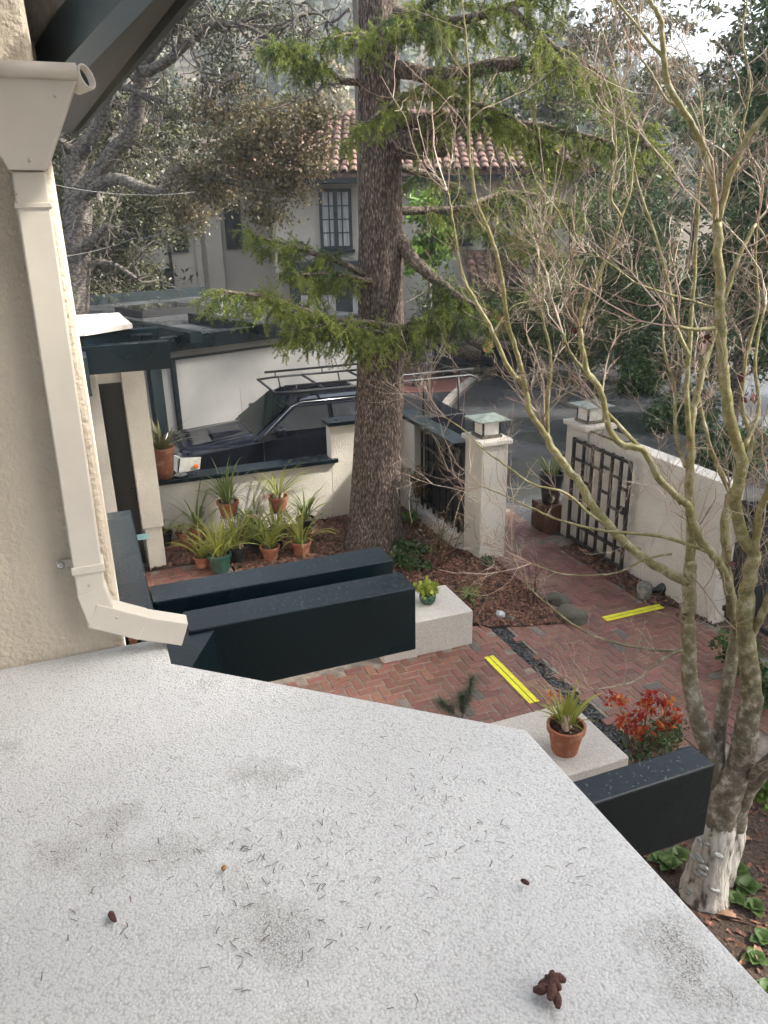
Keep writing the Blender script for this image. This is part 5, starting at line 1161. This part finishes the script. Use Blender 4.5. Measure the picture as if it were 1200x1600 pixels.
for i, (x, y, z, r, h, pm, n, L, w_, lm, lb) in enumerate(pots):
    p = empty('potted_plant', (x, y, z), random.uniform(0, 6), lb, 'potted plant', 'potted orchids by the low wall')
    r *= 1.08; pot_mesh(r, h, M[pm], p); straps(p, (0,0,h*0.86), int(n*1.5), L*1.42, w_*1.2, L_[lm], r*0.5, (0.7,1.45), (0.7,2.2))
    if i in (3, 5, 1, 4, 9):
        for k in range(6):
            a = random.uniform(0, 6.28); c = (r*0.5*math.cos(a), r*0.5*math.sin(a), h*0.86); MB().lathe([(0.012,0),(0.02,0.03),(0.012,0.06),(0.003,0.085)], 8, c).build('bulb', mat('pale bulb', (0.42,0.36,0.26), (0.35,0.24,0.2), 20, 0.7) if k == 0 else bpy.data.materials['pale bulb'], p, smooth=True, local=True)
    if i == 5:
        for (dx, dz) in ((0.18, 0.42), (-0.12, 0.22)):
            MB().tube([(0,0,h*0.9),(dx*0.4,-0.05,h+dz*0.7),(dx,-0.12,h+dz)], 0.004, 5).build('flower_stem', L_['strap_dark'], p, local=True)
            leaf_cloud('flowers', np.array([dx,-0.12,h+dz])+rng.normal(size=(26,3))*np.array([0.05,0.03,0.03]), 0.05, L_['petal'], None, 0.8).parent = p
stand_thing((1.68,10.95,0.016), 0.13, 0.38, 'black wire stand under the spreading terracotta orchid'); stand_thing((2.45,10.95,0.016), 0.12, 0.34, 'black wire stand under the upright terracotta orchid')
lg = empty('brick_ledge', (0.95, 10.98, 0), 0, 'low brick ledge under the three leftmost pots', 'ledge')
for k in range(5): MB().box(0.50+k*0.21, 0.70+k*0.21, 10.82, 11.15, 0.016, 0.086).build('brick', M['brick'], lg, bevel=0.004)
# big pot on the coping
p = empty('potted_plant', (0.86, 11.31, 1.011), 0, 'tall terracotta pot of spiky brown-green leaves on the coping beside the truck', 'potted plant')
MB().lathe([(0.09,0),(0.115,0.12),(0.135,0.30),(0.15,0.36),(0.152,0.40),(0.135,0.40),(0.12,0.36),(0,0.36)], 26).build('pot', M['terracotta'], p, smooth=True, local=True)
p.scale = (1.18, 1.18, 1.18)
straps(p, (0,0,0.36), 60, 0.46, 0.026, leafmat('spiky leaves', (0.07,0.07,0.025), (0.13,0.12,0.045), (0.22,0.17,0.07), 0.25), 0.06, (0.5,1.45), (0.3,1.5))
tag(MB().lathe([(0.02,0),(0.07,0.004),(0.10,0.02),(0.05,0.04),(0,0.045)], 9, (1.08,11.3,1.011)).build('driftwood_piece', M['stone']), 'small pale stone lying on the coping beside the spiky pot', 'stone')
# plinth pot
c = PZ(882, 1172, 0.451); p = empty('potted_plant', tuple(c), 0.4, 'terracotta pot of upright strap leaves on the near plinth', 'potted plant')
pot_mesh(0.155, 0.25, M['terracotta'], p); straps(p, (0,0,0.22), 26, 0.40, 0.032, L_['strap'], 0.05, (0.75,1.45), (0.3,1.4))
for k in range(9):
    a = random.uniform(0, 6.28); q = random.uniform(0.01, 0.07); MB().lathe([(0.016,0),(0.028,0.035),(0.018,0.075),(0.004,0.11)], 9, (q*math.cos(a), q*math.sin(a), 0.21)).build('bulb', bpy.data.materials['pale bulb'], p, smooth=True, local=True)
chips = blob_points(120, (0,0,0.225), (0.12,0.12,0.012), 0.0); leaf_cloud('bark_bits', chips, 0.04, M['chip'], None, 0.6).parent = p
leaf_cloud('blossoms', np.array([-0.08,0.12,0.50])+rng.normal(size=(40,3))*np.array([0.05,0.04,0.04]), 0.035, L_['orange'], None, 0.4).parent = p
# little green pot
c = PZ(668, 942, 0.421); p = empty('potted_plant', tuple(c), 0, 'small dark green pot of lime leaves on the far plinth', 'potted plant')
MB().lathe([(0.055,0),(0.085,0.03),(0.098,0.08),(0.092,0.12),(0.084,0.12),(0.086,0.10),(0,0.10)], 24).build('pot', M['glaze'], p, smooth=True, local=True)
MB().lathe([(0.084,0.105),(0,0.112)], 14).build('soil', M['soil'], p, local=True)
for k in range(8):
    a = random.uniform(0, 6.28); MB().tube([(0,0,0.1),(0.08*math.cos(a),0.08*math.sin(a),0.17),(0.15*math.cos(a),0.15*math.sin(a),0.16+random.uniform(0,0.1))], 0.004, 5).build('stem', L_['lime'], p, local=True)
leaf_cloud('leaves', clumped(260, [(0,0,0.19)], [(0.16,0.14,0.07)], 9, 0.03), 0.055, L_['lime'], None, 0.75).parent = p
# red nandina
c = PZ(1008, 1180, 0.0); c = np.array([4.0, 4.35, 0.0]); nd = empty('red_shrub', tuple(c), 0, 'low shrub of glowing red and orange leaves behind the near plinth', 'shrub')
tp = [PD(x, y, float(c @ _fh)) for x, y in [(985,1120),(1010,1110),(1045,1100),(1015,1085),(975,1135),(1000,1145),(1055,1125),(1030,1130),(965,1095)]]
for q in tp:
    q = q-c; MB().tube([(q[0]*0.15,q[1]*0.15,0), (q[0]*0.6,q[1]*0.6,q[2]*0.6), tuple(q)], [0.006,0.004,0.002], 5).build('stem', M['redwoodcut'], nd, local=True)
P = clumped(330, [q-c for q in tp], [(0.09,0.09,0.07)]*9, 9, 0.035); leaf_cloud('leaves', P, 0.068, L_['red'], None, 0.45).parent = nd
leaf_cloud('lower_leaves', blob_points(320, (0.05,0,0.2), (0.3,0.28,0.2), 0.2), 0.055, L_['ground'], None, 0.5).parent = nd
# pine sapling under the roof edge
c = PZ(722, 1112, 0.9); ps = empty('pine_sapling', (c[0], c[1], 0), 0, 'small pine tip showing above the white roof edge', 'sapling')
MB().tube([(0,0,-0.02),(0.01,0,0.6),(0.0,0.0,0.98)], [0.012,0.008,0.005], 6).build('stem', M['limb_bark'], ps, local=True)
pn, pdir = [], []
for tip in (PZ(737,1062,1.15), PZ(690,1098,0.95), PZ(722,1090,1.0)):
    q = tip-np.array([c[0],c[1],0]); S = [np.array([0,0,0.82])*(1-t)+q*t for t in np.linspace(0, 1, 14)]
    MB().tube(S, 0.004, 5).build('branch', M['limb_bark'], ps, local=True)
    for s in S[5:]:
        for k in range(16): pn.append(s); pdir.append(unit(q-np.array([0,0,0.82]))*0.9)
o = needle_mesh('needles', pn, pdir, leafmat('blue pine needles', (0.05,0.075,0.05), (0.10,0.13,0.085), (0.16,0.18,0.12), 0.2), None, 0.12, 0.0035, 3, 0.8); o.parent = ps
# ground cover and tufts
def clumpplant(px, py, r, h, m, label, n=500, sz=0.05, cat='plant', nm='ground_cover', grp='low plants in the beds'):
    c = PZ(px, py, 0.01); g = empty(nm, tuple(c), 0, label, cat, grp)
    C_ = [(r*random.uniform(-0.6,0.6), r*random.uniform(-0.6,0.6), h*random.uniform(0.3,0.8)) for k in range(5)]
    P = clumped(n, C_, [(r*0.5, r*0.5, h*0.5)]*5, 12, 0.035); P = P[P[:, 2] > 0.0]; a = leaf_cloud('leaves', P, sz, L_[m], None, 0.6); a.parent = g; a['kind'] = 'stuff'
    for k in range(5): MB().tube([(0,0,0), tuple(np.array(C_[k]))], 0.004, 4).build('stem', M['oak_bark'], g, local=True)
clumpplant(640, 885, 0.26, 0.20, 'ground', 'dark green ground cover in front of the conifer foot', 900)
clumpplant(632, 862, 0.18, 0.16, 'ground', 'dark ivy clump hugging the conifer root', 500)
clumpplant(655, 862, 0.22, 0.14, 'ground', 'blue-green creeping plant right of the conifer foot', 600)
clumpplant(640, 818, 0.16, 0.22, 'bright', 'yellow-green leafy clump by the wall behind the conifer', 350)
clumpplant(765, 882, 0.13, 0.10, 'ground', 'small green clump at the foot of the lamp pillar', 260, 0.04)
clumpplant(700, 838, 0.12, 0.12, 'ground', 'thin green weeds below the iron grille', 160, 0.04)
clumpplant(1045, 1165, 0.28, 0.16, 'ground', 'fine green mound behind the red shrub', 900, 0.03)
clumpplant(1145, 1045, 0.28, 0.45, 'hedge', 'glossy green shrub between maple stems and brick path', 700, 0.06)
clumpplant(1185, 1090, 0.30, 0.30, 'ground', 'dark leafy mound at the right edge by the maple', 700, 0.06)
clumpplant(1195, 1250, 0.16, 0.22, 'bright', 'grassy green tuft at the right edge', 300, 0.06)
def lily(px, py, n, L, w_, m, label, nm='strap_lily'):
    c = PZ(px, py, 0.0); g = empty(nm, tuple(c), 0, label, 'plant', 'leafy tufts'); straps(g, (0,0,0), n, L, w_, L_[m], 0.05, (0.7,1.4), (1.0,2.2))
lily(736, 938, 44, 0.26, 0.014, 'bright', 'bright green grassy lily tuft beside the far plinth'); lily(712, 850, 12, 0.28, 0.016, 'ground', 'dark narrow-leaved tuft under the grille')
# rosettes in the maple bed
def rosette(px, py, r, label):
    c = PZ(px, py, 0.0); g = empty('leaf_rosette', tuple(c), random.uniform(0, 6), label, 'plant', 'broad-leaved rosettes in the maple bed')
    n = 9
    for k in range(n):
        a = 6.283*k*0.382; el = 0.25+0.09*k; L = r*(1.1-0.06*k); V = []; F = []; h = np.array([math.cos(a), math.sin(a), 0]); s = np.array([-math.sin(a), math.cos(a), 0])
        for i in range(5):
            t = i/4; ww = r*0.42*math.sin(math.pi*(0.08+0.88*t)**0.8); p = h*L*t*math.cos(el)+np.array([0,0,1])*(0.01+L*t*math.sin(el)-0.25*L*t*t)
            V += [p-s*ww+np.array([0,0,ww*0.3]), p, p+s*ww+np.array([0,0,ww*0.3])]
        for i in range(4):
            for q in range(2): F.append((i*3+q, i*3+q+1, i*3+q+4, i*3+q+3))
        MB().add(V, F).build('leaf', L_['hedge'], g, smooth=True, local=True)
for x, y, r, lb in [(1150,1362,0.12,'leafy rosette right of the whitewashed foot, uppermost'),(1166,1388,0.12,'leafy rosette just right of the whitewashed foot'),(1148,1408,0.09,'small rosette below the whitewashed foot'),(1178,1420,0.10,'rosette lower right of the whitewashed foot'),(1192,1470,0.10,'rosette at the right frame edge'),(1180,1500,0.09,'rosette close to the roof edge at lower right'),
                    (1045,1352,0.11,'rosette beneath the near beam'),(1060,1338,0.10,'rosette peeping out under the near beam end'),(1030,1345,0.10,'rosette in the shade between beam and roof'),(1196,1550,0.10,'lowest rosette by the roof edge')]: rosette(x, y, r, lb)
# dead leaves on the soil
for x, y, lb in [(1150,1432,'curled tan dead leaf on dark soil below the maple foot'),(1183,1478,'tan dead leaf beside the right-edge rosette'),(1172,1310,'round tan dead leaf on the mulch right of the maple')]:
    c = PZ(x, y, 0.012); a = random.uniform(0, 6.28); V, F = ribbon((0,0,0), a, 0.3, 0.13, 0.06, 1.2, 5); o = MB().add(V, F).build('dead_leaf', mat('tan dead leaf', (0.28,0.17,0.10), (0.20,0.11,0.06), 20, 0.8), smooth=True); o.location = tuple(c); tag(o, lb, 'leaf')
# thin shrub against the grille and nandina on a stand by the wall
def bare_shrub(c, h, spread, n, lm, nl, label, leaf=0.045):
    g = empty('thin_shrub', tuple(c), 0, label, 'shrub'); s = MB(); tips = []
    for k in range(n):
        d = np.array([random.gauss(0, spread), random.gauss(0, spread), 1.0]); S = wander((random.gauss(0,0.03), random.gauss(0,0.03), 0), d, h*random.uniform(0.6, 1.05), 7, 0.13); s.tube(S, list(np.linspace(0.008, 0.003, len(S))), 4); tips += S[3:]
        for q in range(4): S2 = wander(S[random.randrange(2, 7)], rdir()+np.array([0,0,0.6]), h*0.3, 4, 0.2); s.tube(S2, list(np.linspace(0.004, 0.002, len(S2))), 3); tips += S2[1:]
    s.build('stems', M['wood_brown'], g, local=True)['kind'] = 'stuff'
    P = np.array(tips)[rng.integers(0, len(tips), nl)]+rng.normal(size=(nl, 3))*0.045; a = leaf_cloud('leaves', P, leaf, L_[lm], None, 0.4); a.parent = g; a['kind'] = 'stuff'
bare_shrub(PZ(690, 885, 0.01), 1.0, 0.16, 9, 'nandina', 260, 'sparse brown-stemmed shrub in front of the iron grille')
ns = PZ(652, 812, 0.01); st_ = stand_thing(tuple(ns), 0.14, 0.36, 'black wire stand in the corner behind the conifer')
bare_shrub(ns+np.array([0,0,0.38]), 0.62, 0.18, 8, 'nandina', 420, 'reddish-tipped leafy shrub standing in the wall corner', 0.055)
bare_shrub(PZ(830, 945, 0.01), 0.75, 0.22, 8, 'pale', 0 or 12, 'bare twiggy shrub in the mulch by the brick path', 0.02)
# stones
def rock(c, s, m, label, nm='rock', cat='rock'):
    import bmesh
    b = bmesh.new(); bmesh.ops.create_icosphere(b, subdivisions=3, radius=1.0); ph = rng.uniform(0, 6.28, 6)
    for v in b.verts:
        q = v.co; k = 1+0.14*math.sin(3*q.x+ph[0])*math.sin(2.5*q.y+ph[1])+0.09*math.sin(5*q.z+ph[2]+3*q.x)+0.05*math.sin(9*q.y+ph[3]+4*q.z); v.co = q*k
    me = bpy.data.meshes.new(nm); b.to_mesh(me); b.free(); me.polygons.foreach_set('use_smooth', [True]*len(me.polygons)); o = link(nm, me, M[m]); o.scale = s; o.location = tuple(c); o.rotation_euler = (0,0,random.uniform(0,6)); tag(o, label, cat); return o
M['white_stone'] = mat('white quartz', (0.46,0.48,0.50), (0.36,0.38,0.40), 20, 0.6)
rock(PZ(782,960,0.03), (0.07,0.055,0.04), 'white_stone', 'small pale square stone on the mulch'); rock(PZ(799,967,0.02), (0.045,0.04,0.03), 'stone', 'small brown pebble right of the pale stone')
rock(PZ(872,938,0.03), (0.16,0.10,0.09), 'moss_stone', 'flat mossy rock at the path edge'); rock(PZ(893,962,0.04), (0.20,0.15,0.13), 'moss_stone', 'rounded mossy boulder beside the path near the yellow tape')
rock(PZ(650,858,0.04), (0.16,0.12,0.10), 'moss_stone', 'brown rock among ground cover by the conifer')
c = PZ(1006, 934, 0.0); tag(MB().lathe([(0.07,0),(0.085,0.02),(0.09,0.16),(0.075,0.20),(0.04,0.215),(0,0.22)], 20, tuple(c)).build('stone_post', M['stone'], smooth=True), 'short round-topped concrete post on the brick path by the wall', 'stone post')
c = PZ(1040, 926, 0.0); od = empty('garden_ornament', tuple(c), 0, 'black bird-shaped garden ornament under the cream wall', 'ornament')
MB().tube([(-0.20,0.02,0.04),(-0.08,0.01,0.07),(0.03,0,0.09),(0.10,0,0.16),(0.115,0,0.27),(0.13,-0.01,0.32)], [0.02,0.06,0.075,0.05,0.032,0.03], 10).build('body', M['iron'], od, smooth=True, local=True)
MB().tube([(0.13,-0.01,0.325),(0.20,-0.02,0.30)], [0.028,0.005], 8).build('beak', M['iron'], od, smooth=True, local=True); MB().box(-0.08,0.10,-0.05,0.05,0,0.03).build('base', M['iron'], od, local=True)
# planter by the right pillar
pb = empty('wooden_planter', (6.33, 9.42, 0), 0, 'brown wooden planter box beside the right gate pillar', 'planter')
for k in range(5): MB().box(-0.2+k*0.08, -0.125+k*0.08, -0.2, -0.175, 0.02, 0.44).build('plank', M['wood_brown'], pb, local=True, bevel=0.004)
for k in range(5): MB().box(-0.2, -0.175, -0.17+k*0.075, -0.10+k*0.075, 0.02, 0.44).build('plank', M['wood_brown'], pb, local=True, bevel=0.004)
MB().box(-0.172, 0.2, -0.172, 0.2, 0.0, 0.42).build('box', M['wood_brown'], pb, local=True)
p = empty('potted_plant', (6.33, 9.42, 0.442), 0, 'tall black pot of strap leaves standing on the wooden planter', 'potted plant')
pot_mesh(0.19, 0.46, M['black_pot'], p); straps(p, (0,0,0.40), 22, 0.45, 0.03, L_['strap_dark'], 0.08)
tb_ = MB().box(0.28, 0.46, 10.1, 10.28, 0.56, 0.575); tag(tb_.build('teal_board', M['teal']), 'pale teal board leaning inside the entry beside the pilaster', 'board')
# ================================================================== LITTER ON THE WHITE ROOF
def rz_(x, y): 
    k = max(abs((x+0.6)/1.74), abs((y-1.0)/1.8)); return 2.985+np.interp(k, [0,0.4,0.7,0.9,0.975,0.992], [0.014,0.013,0.009,0.003,0.0,-0.002])
V = []; F = []; cnt = 0
for i in range(230):
    x, y = random.uniform(20, 1150), random.triangular(1060, 1600, 1330)
    if i % 3: kx, ky = random.choice([(430,1320),(300,1300),(640,1220),(560,1400),(180,1330),(700,1260),(420,1450)]); x, y = random.gauss(kx, 75), random.gauss(ky, 55)
    if y > 1610 or x < -20: continue
    p = PZ(x, y, 3.0)
    if p[0] > 1.08 or p[1]+0.85*p[0] > 2.62: continue
    a = random.uniform(0, 6.28); L = random.uniform(0.010, 0.027); d = np.array([math.cos(a), math.sin(a), 0]); e = np.array([-math.sin(a), math.cos(a), 0]); z = rz_(p[0], p[1])+0.003
    c0 = np.array([p[0], p[1], z]); b_ = e*random.uniform(-0.0018, 0.0018)
    for q0, q1 in ((c0-d*L*0.5, c0+b_+np.array([0,0,0.002])), (c0+b_+np.array([0,0,0.002]), c0+d*L*0.5)):
        n = len(V); V += [q0-e*0.001, q0+e*0.001, q1+e*0.0009, q1-e*0.0009]; F.append((n, n+1, n+2, n+3))
tag(MB().add(V, F).build('needle_litter', M['needle']), 'brown needles scattered over the white roof', 'needles', kind='stuff')
def catkin(px, py, L, r, label, bendy=0.3, m='cone', n=1):
    g = empty('fallen_cone', tuple(PZ(px, py, 3.003)), random.uniform(0, 6), label, 'cone')
    for k in range(n):
        a = random.uniform(0, 6.28); o_ = np.array([random.gauss(0, 0.016), random.gauss(0, 0.012), 0.0])*(1 if n > 1 else 0); a_ = a
        S = [o_+np.array([math.cos(a+bendy*t)*L*(t-0.5), math.sin(a+bendy*t)*L*(t-0.5), r*0.9+0.003*math.sin(3*t)+0.006*(k % 3)]) for t in np.linspace(0, 1, 8)]
        MB().tube(S, [r*q for q in (0.5,0.85,1,1.05,1,0.9,0.75,0.35)], 9, 0.18).build('scales', M[m], g, smooth=False, local=True)
catkin(176, 1437, 0.035, 0.0075, 'single brown fallen cone at lower left of the white roof'); catkin(820, 1382, 0.022, 0.006, 'small brown cone near the right roof edge')
catkin(868, 1555, 0.045, 0.010, 'cluster of dark brown cones at the bottom right of the roof', 0.6, 'cone', 7); catkin(350, 1360, 0.016, 0.006, 'small yellow-brown bud on the white roof', 0.2, 'leaf_yellow')

# ================================================================== AIR
hz = MB().box(-460, 640, -62, 640, -1.2, 170).build('haze'); hz['kind'] = 'stuff'; tag(hz, 'thin pale morning haze over the hillside', 'haze')
hm = bpy.data.materials.new('haze'); hm.use_nodes = True; hn = hm.node_tree; hn.nodes.clear()
pv = hn.nodes.new('ShaderNodeVolumePrincipled'); pv.inputs['Color'].default_value = (0.86, 0.94, 1.0, 1); pv.inputs['Density'].default_value = 0.001; pv.inputs['Anisotropy'].default_value = 0.2
mo = hn.nodes.new('ShaderNodeOutputMaterial'); hn.links.new(pv.outputs[0], mo.inputs['Volume']); hz.data.materials.append(hm)
scene.cycles.volume_bounces = 0
